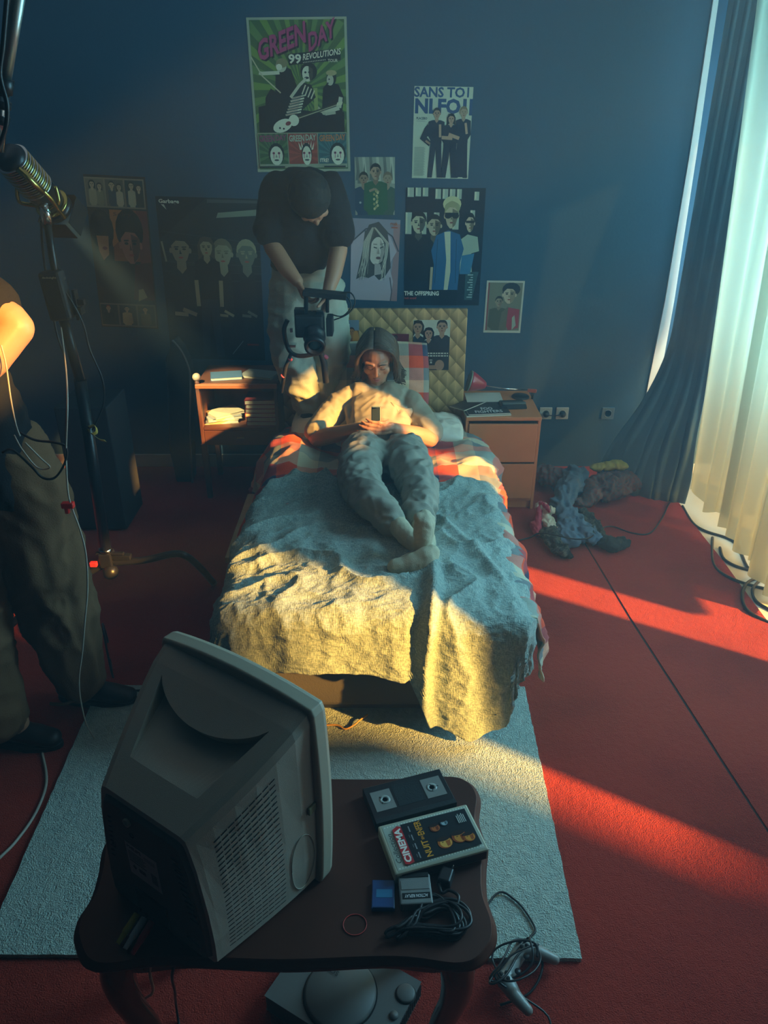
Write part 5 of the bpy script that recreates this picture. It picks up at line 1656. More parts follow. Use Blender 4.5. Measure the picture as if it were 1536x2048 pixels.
# ------------------------------------------------------------------ camera operator standing at the bed head
m_bshirt = mat('black_shirt', (0.016, 0.019, 0.024, 1), 0.9, bump=.3, bscale=200, spec=.15)
m_pants = mat('pale_wide_trousers', (0.40, 0.41, 0.32, 1), 0.92, var=.12, vscale=14, bump=.3, bscale=200, spec=.1)
OHc = V((-.325, 3.725, 1.625)); OR = frame((.25, -.25, -1), (.1, -1, .05))
oh, op_ = head_chains(OHc, OR, .95)
lw = V((-.405, 3.695, 1.285)); rw = V((-.262, 3.660, 1.240))
och = oh + [
    [(OHc - (OHc - V((-.37, 3.86, 1.66))) * .3, .055), (V((-.37, 3.87, 1.64)), .06)],
    [(V((-.375, 3.88, 1.60)), .11, (1.3, .8, .8)), (V((-.385, 3.93, 1.32)), .11, (1.2, .9, .9))],
    [(V((-.50, 3.87, 1.62)), .05), (V((-.535, 3.83, 1.45)), .045), (V((-.525, 3.81, 1.42)), .044), (V((-.46, 3.74, 1.34)), .041), (lw, .028)],
    [(V((-.25, 3.87, 1.62)), .05), (V((-.215, 3.80, 1.43)), .045), (V((-.215, 3.785, 1.41)), .044), (V((-.235, 3.72, 1.32)), .040), (rw, .028)],
    [(V((-.47, 3.93, 1.25)), .08), (V((-.465, 3.90, .9)), .06), (V((-.42, 3.93, .60)), .04)],
    [(V((-.31, 3.93, 1.25)), .08), (V((-.28, 3.95, .9)), .06), (V((-.33, 3.97, .60)), .04)],
]
och += hand_chains(lw, (.45, -.35, -.82), (.7, -.1, .5), 1, (.4, .7, .5), .95)
och += hand_chains(rw, (-.25, -.35, -.9), (-.7, -.1, .3), -1, (.4, .7, .5), .95)
opr = organic('person', och, m_skin, .0055, 3)
tag(opr, 'person in black t-shirt and wide pale trousers standing bent over a camera rig', 'person')
def ohl(x, y, z): return OHc + OR @ (V((x, y, z)) * .95)
organic('hair', [[(ohl(.004, -.032, .038), .099, (.98, 1.06, 1.0), OR)], [(ohl(0, -.07, -.03), .070, (1.05, .8, 1), OR)]], m_slot, .006, 3, wrinkle((40, 40, 40), .003), opr)
sch = [
    [(V((-.375, 3.885, 1.695)), .100, (1.45, .9, .70)), (V((-.38, 3.885, 1.56)), .145, (1.32, .95, .9)), (V((-.385, 3.91, 1.42)), .150, (1.18, .95, .9)), (V((-.395, 3.925, 1.34)), .150, (1.14, .95, .55))],
    [(V((-.49, 3.87, 1.665)), .085), (V((-.535, 3.83, 1.50)), .082)],
    [(V((-.26, 3.87, 1.665)), .085), (V((-.220, 3.81, 1.49)), .082)],
]
organic('tshirt', sch, m_bshirt, .009, 4, wrinkle((7, 7, 6), .012, 4), opr)
och2 = [
    [(V((-.39, 3.93, 1.33)), .145, (1.12, .9, .6)), (V((-.39, 3.93, 1.22)), .145, (1.15, .9, 1))],
    [(V((-.455, 3.92, 1.20)), .115), (V((-.475, 3.89, 1.02)), .112), (V((-.465, 3.88, .86)), .105), (V((-.43, 3.91, .70)), .092), (V((-.40, 3.94, .58)), .075)],
    [(V((-.315, 3.92, 1.20)), .115), (V((-.285, 3.91, 1.02)), .108), (V((-.275, 3.93, .86)), .098), (V((-.30, 3.95, .70)), .080), (V((-.32, 3.97, .58)), .065)],
]
organic('trousers', och2, m_pants, .008, 3, wrinkle((5, 5, 7), .022, 9), opr)
m_shoeb = mat('black_leather', (.012, .012, .013, 1), .45)
shoe((-.40, 3.93, .505), -PI / 2 - .1, .26, m_shoeb, m_shoeb, opr)
shoe((-.315, 3.955, .505), -PI / 2 + .35, .26, m_shoeb, m_shoeb, opr)

# ------------------------------------------------------------------ camera rig in the operator's hands
CY = 3.60
def cp(x, y, dy=0.0): return aty(x, y, CY + dy)
rig = thing('camera_rig', 'black video camera on a hand held stabiliser, held by the standing operator', 'camera', cp(622, 650))
def rpart(mb, name, m=m_blk2, bevel=.003): return world_parent(mb.build(name, m, bevel=bevel), rig)
rpart(MB().box(cp(650, 588), (.20, .09, .022), R=Matrix.Rotation(.1, 3, 'Y')), 'monitor')
rpart(MB().tube([cp(612, 590), cp(612, 630)], .010), 'top_handle', bevel=0)
rpart(MB().tube([cp(655, 592), cp(655, 625)], .008), 'rear_post', bevel=0)
rpart(MB().box(cp(620, 648), (.13, .13, .10)), 'camera_body', bevel=.008)
rpart(MB().box(cp(660, 650, .0), (.03, .10, .085)), 'battery', bevel=.004)
Rc = V((.1, -1, -.45)).to_track_quat('Z', 'Y').to_matrix()
rpart(MB().lathe([(.048, 0), (.052, .02), (.052, .05), (.045, .055), (.045, .09), (.050, .10), (.047, .12), (.036, .118), (.03, .10)], cp(628, 662, -.03), 28, 0, Rc), 'lens', m_blk, 0)
rpart(MB().lathe([(.035, 0), (.02, .006), (0, .008)], cp(628, 662, -.03) + Rc @ V((0, 0, .1)), 24, 0, Rc), 'front_glass', mat('coated_glass', (.02, .05, .05, 1), .05), 0)
rpart(MB().tube(spline([cp(575, 640), cp(568, 662), cp(578, 700), cp(600, 712), cp(640, 706)], 5), .011, 0, 8), 'gimbal_arm', m_blk, 0)
rpart(MB().tube([cp(640, 700), cp(648, 725), cp(652, 765)], [.012, .016, .015], 0, 12), 'grip', m_blk2, 0)
rpart(MB().tube([cp(583, 705), cp(571, 735), cp(563, 785)], [.009, .010, .008], 0, 10), 'side_grip', m_blk2, 0)
m_pk = mat('pink_ring', (.55, .10, .14, 1), .4)
for q in ((580, 718), (566, 752), (652, 714)):
    rpart(MB().tube([cp(*q) + V((.002, -.001, .003)), cp(*q) - V((.002, -.001, .003))], .0125, 0, 12), 'ring', m_pk, 0)
rpart(MB().tube(spline([cp(670, 588), cp(700, 585), cp(710, 605), cp(695, 628), cp(668, 640)], 6), .0035, 0, 6).tube(spline([cp(655, 600), cp(690, 592), cp(702, 612), cp(685, 632), cp(660, 628)], 6), .003, 0, 6), 'rig_cable', m_cab, 0)
rpart(MB().box(cp(600, 625), (.05, .05, .04)).box(cp(640, 628), (.035, .04, .03)), 'receiver', m_blk, .003)
rpart(MB().box(cp(586, 690), (.03, .05, .012)).box(cp(583, 660), (.012, .02, .02)), 'rod_clamp', m_chr, .002)

# ------------------------------------------------------------------ crew member at the left edge
m_cordu = mat('brown_black_cotton', (0.14, 0.075, 0.038, 1), 0.9, var=.3, vscale=6, bump=.4, bscale=220, spec=.1)
m_black = mat('black_cotton', (0.013, 0.013, 0.015, 1), 0.92, bump=.3, bscale=200, spec=.1)
CHc = V((-1.345, 2.10, 1.74 + .08)); CR = frame((.6, .8, -.1), (0, 0, 1))
cch, cpf = head_chains(CHc, CR, 1.0)
cw = V((-1.165, 1.98, 1.31))
cch += [
    [(V((-1.345, 2.12, 1.74)), .055), (V((-1.325, 2.15, 1.62)), .07)],
    [(V((-1.305, 2.16, 1.50)), .12, (1.2, .9, 1)), (V((-1.265, 2.18, 1.05)), .09, (1.1, .9, 1))],
    [(V((-1.195, 2.13, 1.60)), .052), (V((-1.020, 2.10, 1.485)), .050), (V((-1.005, 2.095, 1.465)), .050), (V((-1.065, 2.04, 1.395)), .052), (V((-1.105, 2.01, 1.355)), .045), (cw, .030)],
    [(V((-1.445, 2.15, 1.58)), .05), (V((-1.495, 2.05, 1.32)), .042), (V((-1.365, 1.92, 1.22)), .03)],
    [(V((-1.105, 2.2, 1.0)), .055), (V((-1.085, 2.2, .5)), .06), (V((-1.105, 2.22, .1)), .04)],
    [(V((-1.325, 2.15, 1.0)), .09), (V((-1.305, 2.08, .5)), .06), (V((-1.275, 2.04, .1)), .04)],
]
cch += hand_chains(cw, (-.7, -.5, -.3), (0, .3, .9), 1, (.3, .4, .3))
cch += hand_chains(V((-1.365, 1.92, 1.22)), (.7, -.5, .3), (0, .3, .9), -1, (.3, .4, .3))
crew = organic('person', cch, m_skin, .006, 3)
tag(crew, 'person cut by the left edge in black top and wide dark trousers, elbow sunlit', 'person')
organic('hair', [[(CHc + CR @ V((0, -.034, .038)), .099, (.96, 1.06, .95), CR)]], m_hair, .008, 2, None, crew)
organic('tshirt', [
    [(V((-1.305, 2.16, 1.56)), .135, (1.2, .9, .8)), (V((-1.285, 2.17, 1.35)), .150, (1.1, .9, 1)), (V((-1.225, 2.18, 1.00)), .165, (1.15, .95, 1))],
    [(V((-1.225, 2.15, 1.60)), .085), (V((-1.075, 2.12, 1.520)), .078)],
    [(V((-1.415, 2.15, 1.58)), .085), (V((-1.485, 2.08, 1.40)), .072)]], m_black, .009, 4, wrinkle((7, 7, 5), .014, 3), crew)
organic('trousers', [
    [(V((-1.205, 2.19, 1.05)), .155, (1.1, .9, .8)), (V((-1.205, 2.19, .93)), .165, (1.15, .9, 1))],
    [(V((-1.150, 2.2, .93)), .140), (V((-1.135, 2.2, .70)), .138), (V((-1.125, 2.2, .48)), .130), (V((-1.120, 2.21, .28)), .112), (V((-1.110, 2.22, .15)), .085)],
    [(V((-1.345, 2.13, .93)), .14), (V((-1.355, 2.08, .60)), .13), (V((-1.345, 2.04, .35)), .11), (V((-1.325, 2.02, .15)), .09)]], m_cordu, .010, 3, wrinkle((8, 8, 4.5), .024, 5), crew)
MB().tube(spline([(-1.19, 2.12, .118), (-1.14, 2.125, .112), (-1.085, 2.15, .125), (-1.06, 2.22, .135)], 5), .006, 0, 6).build('cuff_seam', m_cordu, crew)
MB().tube([(-1.285, 2.075, .30), (-1.255, 2.055, .245)], .0075, 0, 10).build('drawcord_tip', mat('silver_tip', (.5, .5, .5, 1), .3, .8), crew)
shoe((-1.08, 2.26, .009), .03 - .12, .30, m_shoeb, m_slot, crew, m_slot, .050)
shoe((-1.28, 2.045, .009), -.04 - .1, .30, m_shoeb, m_slot, crew, m_slot, .050)

# ================================================================== FILM LIGHT ON ITS STAND
SY = 2.86
def sp_(x, y, dy=0.0): return aty(x, y, SY + dy)
m_stand = mat('black_stand_metal', (.015, .015, .017, 1), .35, .3)
st = thing('light_stand', 'tall black light stand between the crew person and the bed', 'light stand', (sp_(212, 1110).x, SY, .0085))
def spart(mb, name, m=m_stand, bevel=0): return world_parent(mb.build(name, m, bevel=bevel), st)
A_, B_, D_, E2 = sp_(212, 1105), sp_(160, 760), sp_(122, 620), sp_(92, 430)
spart(MB().tube([A_, B_], .0235, 0, 14), 'lower_pole'); spart(MB().tube([B_, D_], .019, 0, 14), 'middle_pole'); spart(MB().tube([D_, E2], .0135, 0, 12), 'upper_pole')
spart(MB().tube([A_ + V((0, 0, .022)), A_ + V((0, 0, .004))], .027, 0, 16), 'collar', m_chr)
spart(MB().box(A_ + V((0, 0, -.03)), (.055, .06, .07)).ball(A_ + V((.012, -.02, -.085)), .034, 0, 8), 'leg_hub', m_stand, .006)
spart(MB().box(A_ + V((-.05, -.03, -.04)), (.03, .02, .022)), 'lever', mat('red_lever', (.5, .03, .04, 1), .4), .003)
spart(MB().box(A_ + V((.06, .0, -.02)), (.09, .03, .02)).box(A_ + V((.02, -.01, .0)), (.12, .02, .012)), 'hub_arm', m_stand, .003)
g0 = A_ + V((0.02, 0, -.05))
L1 = [g0, sp_(290, 1120), sp_(345, 1108), sp_(372, 1112), aty(400, 1135, 2.95), V((-.80, 3.06, .022))]
spart(MB().tube(spline(L1, 6), .0155, 0, 10), 'leg')
spart(MB().tube(spline([g0 - V((.02, 0, 0)), V((-1.34, 2.82, .19)), V((-1.50, 2.72, .12)), V((-1.62, 2.66, .024))], 6), .0155, 0, 10), 'leg')
spart(MB().tube(spline([g0, V((-1.26, 3.0, .2)), V((-1.33, 3.2, .13)), V((-1.40, 3.35, .024))], 6), .0155, 0, 10), 'leg')
spart(MB().box(D_ + V((.0, -.01, .055)), (.080, .062, .175), 0, Matrix.Rotation(-.08, 3, 'Y')), 'ballast_box', m_blk2, .012)
p = Paint(.05, .009); p.z = 0; p.text('dedolight', 0, 0, 1, 1, 'a8a28a', .0)
o = p.build('wordmark', None); o.rotation_euler = (PI / 2, 0, 0); o.location = D_ + V((-.028, -.0425, .118)); world_parent(o, st)
spart(MB().box(D_ + V((.062, 0, .02)), (.012, .03, .11)).box(D_ + V((.075, 0, .03)), (.035, .02, .02)), 'bracket', m_stand, .002)
spart(MB().box(sp_(158, 620), (.03, .04, .03)).tube([sp_(150, 612), sp_(168, 606)], .009), 'clamp', m_stand, .003)
spart(MB().box(sp_(157, 768), (.012, .028, .026)), 'marker', mat('red_white_marker', (.5, .2, .2, 1), .4), .001)
spart(MB().tube([sp_(110, 545), sp_(114, 575)], .019, 0, 12).box(sp_(122, 560), (.03, .02, .02)), 'pole_lock', m_stand, .0)
# yellow tape hanging from the pole
tpz = sp_(178, 855)
mb = MB(); pts = [sp_(178, 855, -.03), sp_(190, 852, -.03), sp_(193, 864, -.03), sp_(183, 868, -.03), sp_(178, 860, -.03), sp_(190, 872, -.035), sp_(200, 880, -.03), sp_(211, 882, -.03)]
pts = spline(pts, 5)
P = [];
for q in pts: P += [q + V((0, -.009, .008)), q + V((0, .009, -.008))]
mb.add(P, [(2 * i, 2 * i + 1, 2 * i + 3, 2 * i + 2) for i in range(len(pts) - 1)], 0, True)
o = mb.build('tape_strip', mat('yellow_tape', (.55, .38, .08, 1), .6)); s_ = o.modifiers.new('t', 'SOLIDIFY'); s_.thickness = .001
tag(o, 'curled strip of yellow tape stuck on the black light stand', 'tape')
# lamp head
LH = sp_(72, 372); TGT = aty(425, 765, 4.0); LD = (TGT - LH).normalized()
LR = LD.to_track_quat('Z', 'Y').to_matrix()
lamp = thing('film_lamp', 'black film spotlight with golden highlights on its fins, on top of the black stand', 'film lamp', LH)
m_goldhl = mat('gold_highlight_metal', (.55, .42, .12, 1), .22, 1)  # warm highlights on the dark lamp painted in as gold metal
def lpart(mb, name, m=m_stand, bevel=0): return world_parent(mb.build(name, m, bevel=bevel), lamp)
def lq(x, y, z): return LH + LR @ V((x, y, z))
lpart(MB().lathe([(.0, -.16), (.038, -.158), (.050, -.14), (.052, .07), (.046, .085), (.046, .10), (.058, .105), (.060, .125), (.050, .128)], LH, 32, 0, LR), 'housing')
for k in range(15):
    lpart(MB().lathe([(.053, 0), (.0575, .0005), (.0575, .0035), (.053, .004)], lq(0, 0, -.135 + k * .0095), 32, 0, LR), 'cooling_fin', m_goldhl if k % 2 else m_chr)
lpart(MB().lathe([(.047, .0), (.06, .001), (.061, .008), (.047, .009)], lq(0, 0, .088), 32, 0, LR), 'focus_ring', m_goldhl)
lpart(MB().lathe([(.048, .0), (.03, .010), (0, .014)], lq(0, 0, .112), 32, 0, LR), 'lens', mat('lamp_lens', (.8, .75, .6, 1), .1, emit=(1, .82, .45, 1), estr=3.0))
for a in range(4):
    Ra = LR @ Matrix.Rotation(a * PI / 2, 3, 'Z')
    lpart(MB().box(LH + Ra @ V((.062, 0, .165)), (.002, .105, .078), 0, Ra), 'barn_door')
for q in (-1, 1):
    lpart(MB().tube(spline([lq(0.0, .0, .0) + V((q * .066, 0, .0)), lq(0, 0, 0) + V((q * .068, 0, -.05)), E2 + V((q * .03, 0, .03)), E2 + V((0, 0, .01))], 5), .007, 0, 8), 'yoke_arm', m_goldhl)
lpart(MB().tube([E2 + V((0, 0, -.03)), E2 + V((0, 0, .04))], .018, 0, 14), 'spigot', m_chr)
lpart(MB().tube([lq(-.05, -.04, -.13), lq(-.085, -.06, -.02), lq(-.06, -.05, .1)], .008, 0, 8).tube([lq(-.05, -.05, -.15), lq(-.09, -.07, -.06)], .010, 0, 8), 'side_bar', m_goldhl)
add_light('film_lamp_light', 'SPOT', lq(0, 0, .150), 300, (1.0, .92, .50), LD, spot_size=math.radians(14), spot_blend=.35, shadow_soft_size=.03)
# cables on the stand
cable('stand_cable', [sp_(82, 440), sp_(88, 520, .02), sp_(112, 660, .03), sp_(130, 720, .02), sp_(134, 800, .01), sp_(130, 900), sp_(138, 960), sp_(142, 1005)], .0042, m_cab, 'black cable hanging beside the light stand from the lamp to the red clip')
cable('stand_cable', [sp_(105, 560), sp_(135, 590, -.02), sp_(165, 645, -.02), sp_(180, 700, -.02), sp_(205, 760, -.02), sp_(206, 810, -.02), sp_(185, 860, -.02)], .0038, m_cab, 'thin black cable looping right of the light stand down to the yellow tape')
CB = 2.03
def q2(x, y, Y=CB): return aty(x, y, Y)
cable('white_cable', [sp_(122, 655, -.03), aty(130, 720, 2.4), q2(135, 800), q2(132, 900), q2(135, 975), q2(142, 1010), q2(160, 1060), q2(172, 1110), q2(175, 1180), q2(170, 1240), aty(165, 1300, 2.04), aty(158, 1370, 2.04), aty(170, 1440, 2.04), V((-1.02, 2.04, .030))], .0026, m_cabw, 'thin pale cable with a red clip falling along the dark trousers of the crew person')
o = MB().box(q2(136, 1010), (.036, .02, .018)).box(q2(134, 1018), (.013, .014, .028)).build('cable_clip', mat('bright_red_plastic', (.75, .02, .015, 1), .35), bevel=.003)
tag(o, 'bright red clip joining the cables beside the crew person', 'clip')
cable('black_cable', [V((-1.08, 2.42, .014)), atz(215, 1280, .014), atz(205, 1250, .2), atz(225, 1350, .013), atz(245, 1378, .024), atz(285, 1380, .026), atz(330, 1370, .026)], .0042, m_cab, 'black cable on the carpet behind the shoes of the crew person')
for k, (pl_, r_) in enumerate((([(5, 905), (25, 900), (60, 930), (85, 955), (110, 955), (130, 925), (132, 895), (110, 885), (70, 880), (40, 865)], .0036), ([(28, 870), (45, 900), (75, 935), (100, 935), (80, 915), (50, 885)], .0022))):
    cable('hip_cable', [aty(x, y, 2.03) for x, y in pl_], r_, m_cab if k == 0 else m_cabw, ('black cable looped at the hip of the crew person', 'pale cable coiled at the hip of the crew person')[k])
cable('back_cable', [aty(2, 690, 2.0), aty(12, 730, 2.0), aty(22, 800, 2.0), aty(32, 850, 2.01), aty(40, 872, 2.02)], .0022, m_cabw, 'pale cable running down the black shirt of the crew person')
cable('floor_cable', [atz(84, 1506, .013), atz(92, 1545, .013), atz(90, 1580, .013), atz(68, 1632, .013), atz(30, 1685, .013), atz(-10, 1725, .013), atz(-120, 1840, .013)], .0048, m_cabw, 'white cable on the dark carpet running from the crew person\'s shoe to the left edge')
# boom pole cut by the top left corner
bp0 = thing('boom_pole', 'silver pole with black clamps cut by the top left corner', 'pole', aty(5, 200, 1.7))
world_parent(MB().tube([aty(48, -80, 1.7), aty(8, 160, 1.7)], .013, 0, 16).build('tube', mat('brushed_steel', (.42, .45, .42, 1), .35, .9)), bp0)
world_parent(MB().tube([aty(8, 155, 1.7), aty(4, 185, 1.7)], .019, 0, 16).tube([aty(4, 200, 1.7), aty(2, 215, 1.7)], .018, 0, 16).tube([aty(2, 228, 1.7), aty(-2, 245, 1.7)], .018, 0, 16).build('clamp', m_stand), bp0)
world_parent(MB().tube([aty(5, 170, 1.7), aty(-8, 300, 1.7)], .0155, 0, 14).build('lower_tube', m_chr), bp0)
cable('pole_cable', [aty(15, -20, 1.66), aty(6, 90, 1.66), aty(0, 150, 1.66), aty(14, 210, 1.66), aty(10, 260, 1.66), aty(-10, 310, 1.66)], .0045, m_cab, 'black cable following the silver pole in the top left corner')

# ================================================================== CURTAINS
def sheer_mat():
    m = bpy.data.materials.new('sheer_fabric'); m.use_nodes = True
    nt = m.node_tree; N = nt.nodes.new; L = nt.links.new
    for n in list(nt.nodes): nt.nodes.remove(n)
    out = N('ShaderNodeOutputMaterial'); df = N('ShaderNodeBsdfDiffuse'); tr = N('ShaderNodeBsdfTranslucent'); tp = N('ShaderNodeBsdfTransparent')
    df.inputs[0].default_value = (.72, .74, .66, 1); tr.inputs[0].default_value = (.50, .55, .46, 1)
    m1 = N('ShaderNodeMixShader'); m1.inputs[0].default_value = .62; L(df.outputs[0], m1.inputs[1]); L(tr.outputs[0], m1.inputs[2])
    m2 = N('ShaderNodeMixShader'); m2.inputs[0].default_value = .06
    L(m1.outputs[0], m2.inputs[1]); L(tp.outputs[0], m2.inputs[2]); L(m2.outputs[0], out.inputs[0])
    return m
m_sheer = sheer_mat()
def hanging(name, top, bot, z0, z1, folds, amp, m, label, hemf=None, n=160, nz=36, seed=0, th=.0):
    """pleated cloth: top and bot are plan polylines"""
    def along(pl, t):
        pl = [V((x, y, 0)) for x, y in pl]
        d = [(b - a).length for a, b in zip(pl[:-1], pl[1:])]; s = t * sum(d)
        for a, b, q in zip(pl[:-1], pl[1:], d):
            if s <= q + 1e-9:
                dr = (b - a).normalized(); return a + dr * s, V((-dr.y, dr.x, 0))
            s -= q
        dr = (pl[-1] - pl[-2]).normalized(); return pl[-1], V((-dr.y, dr.x, 0))
    vs = []
    for j in range(nz + 1):
        tz = j / nz
        for i in range(n + 1):
            t = i / n
            a, na_ = along(top, t); b, nb2 = along(bot, t)
            k = tz ** 1.2
            zb = z0 + (hemf(t) if hemf else 0)
            p = b.lerp(a, k); nn = nb2.lerp(na_, k)
            w = math.sin(t * folds * 2 * PI + .7 * math.sin(t * 9 + seed) + .35 * math.sin(tz * 3 + seed)) + .4 * noise.noise(V((t * folds * 1.7, tz * 1.5, seed)))
            p = p + nn * (amp * w * (1 - .25 * k))
            vs.append((p.x, p.y, zb + (z1 - zb) * tz))
    W = n + 1
    mb = MB(); mb.add(vs, [(j * W + i, j * W + i + 1, (j + 1) * W + i + 1, (j + 1) * W + i) for j in range(nz) for i in range(n)], 0, True)
    o = mb.build(name, m)
    if th:
        s = o.modifiers.new('t', 'SOLIDIFY'); s.thickness = th
    return tag(o, label, 'curtain')
hanging('curtain', [(1.605, 4.10), (1.80, 3.70)], [(1.70, 3.89), (1.765, 3.50)], .11, 3.2, 3.2, .022, m_sheer, 'sheer pale curtain panel nearest the back wall, beside the dark drape', lambda t: .03 * math.sin(t * 9), seed=1)
hanging('curtain', [(1.72, 3.80), (1.84, 3.30)], [(1.75, 3.52), (1.79, 3.12)], .06, 3.2, 3.6, .026, m_sheer, 'middle panel of the sheer curtains, its hem just above the pale floor', lambda t: .02 * math.sin(t * 7 + 1), seed=4)
hanging('curtain', [(1.80, 3.36), (1.90, 2.72)], [(1.735, 3.16), (1.80, 2.74)], .04, 3.2, 4.0, .026, m_sheer, 'sheer curtain panel nearest the camera, glowing yellow at its foot', lambda t: .02 * math.sin(t * 6 + 2), seed=7)
hanging('curtain', [(2.02, 4.35), (2.02, 2.75)], [(2.00, 4.3), (2.02, 2.75)], .03, 3.2, 11, .03, m_sheer, 'second layer of sheer curtain hanging behind the others against the window', None, seed=9)
m_drape = mat('blue_grey_drape', (0.13, 0.20, 0.24, 1), 0.9, var=.12, vscale=5, bump=.3, bscale=150, spec=.1)
def drape_cloth():
    n, nz = 120, 60; vs = []
    for j in range(nz + 1):
        tz = j / nz; z = .014 + 3.2 * tz
        # left hem runs almost straight, then flares near the floor
        fl = smoothstep(.95, 0.0, z)
        xl = 1.655 - .38 * fl ** 1.3; yl = 4.42 - .20 * fl
        xr = 1.80 - .10 * smoothstep(2.6, 0, z); yr = 4.20 - .28 * smoothstep(2.6, 0, z)
        for i in range(n + 1):
            t = i / n
            x = xl + (xr - xl) * t; y = yl + (yr - yl) * t - .06 * fl * math.sin(t * PI)
            w = math.sin(t * 4.2 * 2 * PI + .6 * math.sin(z * 1.3)) * (.006 + .010 * fl) + .03 * fl * noise.noise(V((t * 6, z * 3, 2)))
            vs.append((x + w * .5, y - abs(w) * .9 - .005, z))
    W = n + 1
    mb = MB(); mb.add(vs, [(j * W + i, j * W + i + 1, (j + 1) * W + i + 1, (j + 1) * W + i) for j in range(nz) for i in range(n)], 0, True)
    o = mb.build('drape', m_drape); s = o.modifiers.new('t', 'SOLIDIFY'); s.thickness = .004
    tag(o, 'blue grey drape hanging in the corner, flaring onto the red carpet', 'curtain')
drape_cloth()

# ================================================================== CLOTHES ON THE FLOOR
m_denim = mat('blue_denim', (.115, .17, .225, 1), .9, var=.2, vscale=14, bump=.4, bscale=350, spec=.1)
def check_mat(name, c0, c1, s):
    m = bpy.data.materials.new(name); m.use_nodes = True
    nt = m.node_tree; b = nt.nodes['Principled BSDF']; N = nt.nodes.new; L = nt.links.new
    tc = N('ShaderNodeTexCoord'); ck = N('ShaderNodeTexChecker'); ck.inputs['Scale'].default_value = s
    ck.inputs['Color1'].default_value = c0; ck.inputs['Color2'].default_value = c1
    nz = N('ShaderNodeTexNoise'); nz.inputs['Scale'].default_value = 5; va = N('ShaderNodeVectorMath'); va.operation = 'MULTIPLY_ADD'; va.inputs[1].default_value = (.06, .06, .06)
    L(tc.outputs['Object'], nz.inputs['Vector']); L(nz.outputs['Color'], va.inputs[0]); L(tc.outputs['Object'], va.inputs[2]); L(va.outputs[0], ck.inputs['Vector'])
    L(ck.outputs['Color'], b.inputs['Base Color']); b.inputs['Roughness'].default_value = .9
    return m
def camo_mat():
    m = bpy.data.materials.new('camouflage'); m.use_nodes = True
    nt = m.node_tree; b = nt.nodes['Principled BSDF']; N = nt.nodes.new; L = nt.links.new
    tc = N('ShaderNodeTexCoord'); nz = N('ShaderNodeTexNoise'); nz.inputs['Scale'].default_value = 22; nz.inputs['Distortion'].default_value = 1
    cr = N('ShaderNodeValToRGB'); cr.color_ramp.interpolation = 'CONSTANT'
    cr.color_ramp.elements[0].color = (.02, .022, .018, 1); e = cr.color_ramp.elements[1]; e.position = .48; e.color = (.085, .08, .055, 1)
    e = cr.color_ramp.elements.new(.58); e.color = (.03, .03, .024, 1)
    L(tc.outputs['Object'], nz.inputs['Vector']); L(nz.outputs['Fac'], cr.inputs[0]); L(cr.outputs[0], b.inputs['Base Color']); b.inputs['Roughness'].default_value = .9
    return m
m_plaidr = check_mat('red_brown_check', (.16, .06, .055, 1), (.10, .085, .085, 1), 60)
m_camo = camo_mat()
def heap(name, chains, m, label, amp=.018, f=14, seed=0, cat='clothing', vox=.007):
    w = wrinkle((f * 1.7, f * .8, f * 1.3), amp * 1.15, seed)
    o = organic(name, chains, m, vox, 3, lambda co, n: float(w(co, n)))
    # settle on the floor
    for v in o.data.vertices:
        if v.co.z < .011: v.co.z = .011
    return tag(o, label, cat)
def gz(x, y, z=.05): return atz(x, y, z)
heap('jeans', [[(gz(1150, 950, .12), .075, (1, .8, .7)), (gz(1140, 975, .10), .07, (1, .9, .6)), (gz(1120, 1005, .09), .055, (1, 1, .6))], [(gz(1120, 1005, .09), .05, (1, 1, .6)), (gz(1150, 1045, .06), .055, (1, 1, .6)), (gz(1180, 1075, .05), .06, (1.2, .8, .5))], [(gz(1135, 1040, .06), .05, (1, 1, .6)), (gz(1140, 1080, .045), .06, (1.2, .8, .5))]], m_denim, 'light blue jeans crumpled across the clothes heap on the floor', .022, 13, 1)
heap('checked_shirt', [[(gz(1210, 975, .09), .10, (1.3, 1, .7)), (gz(1250, 960, .08), .09, (1.2, .9, .6)), (gz(1290, 965, .06), .07, (1.2, .8, .6))], [(gz(1190, 985, .08), .06, (1, 1, .7)), (gz(1165, 1005, .06), .04, (1, 1, .6))], [(gz(1090, 950, .09), .07, (1, .9, .8)), (gz(1120, 960, .08), .06)]], m_plaidr, 'dull red checked shirt piled against the wall by the drape', .020, 12, 4)
heap('yellow_cloth', [[(gz(1195, 935, .14), .035, (1.3, 1, .5)), (gz(1235, 930, .16), .045, (1.2, 1, .5)), (gz(1260, 935, .14), .03, (1.2, 1, .5))]], mat('mustard_cloth', (.42, .36, .09, 1), .9), 'mustard yellow cloth on top of the checked shirt', .012, 18, 5)
heap('camouflage_trousers', [[(gz(1100, 1065, .04), .05, (1, 1, .6)), (gz(1112, 1085, .04), .05, (1, 1, .6)), (gz(1125, 1105, .035), .04, (1, .9, .6))], [(gz(1165, 1030, .06), .05, (1, 1, .7)), (gz(1185, 1050, .05), .045, (1, 1, .7)), (gz(1192, 1075, .045), .045, (1, 1, .6))]], m_camo, 'dark camouflage trousers under the blue jeans on the floor', .018, 15, 6)
heap('printed_shirt', [[(gz(1082, 1012, .10), .026, (1.2, 1, .7)), (gz(1100, 1020, .10), .028, (1, 1, .6))], [(gz(1090, 1025, .07), .032, (1, 1, .8)), (gz(1098, 1050, .055), .035, (1, 1, .6)), (gz(1112, 1058, .05), .025, (1, 1, .6))]], mat('cream_cotton', (.60, .50, .36, 1), .9), 'cream and red printed shirt at the left of the clothes heap', .012, 22, 8, vox=.005)
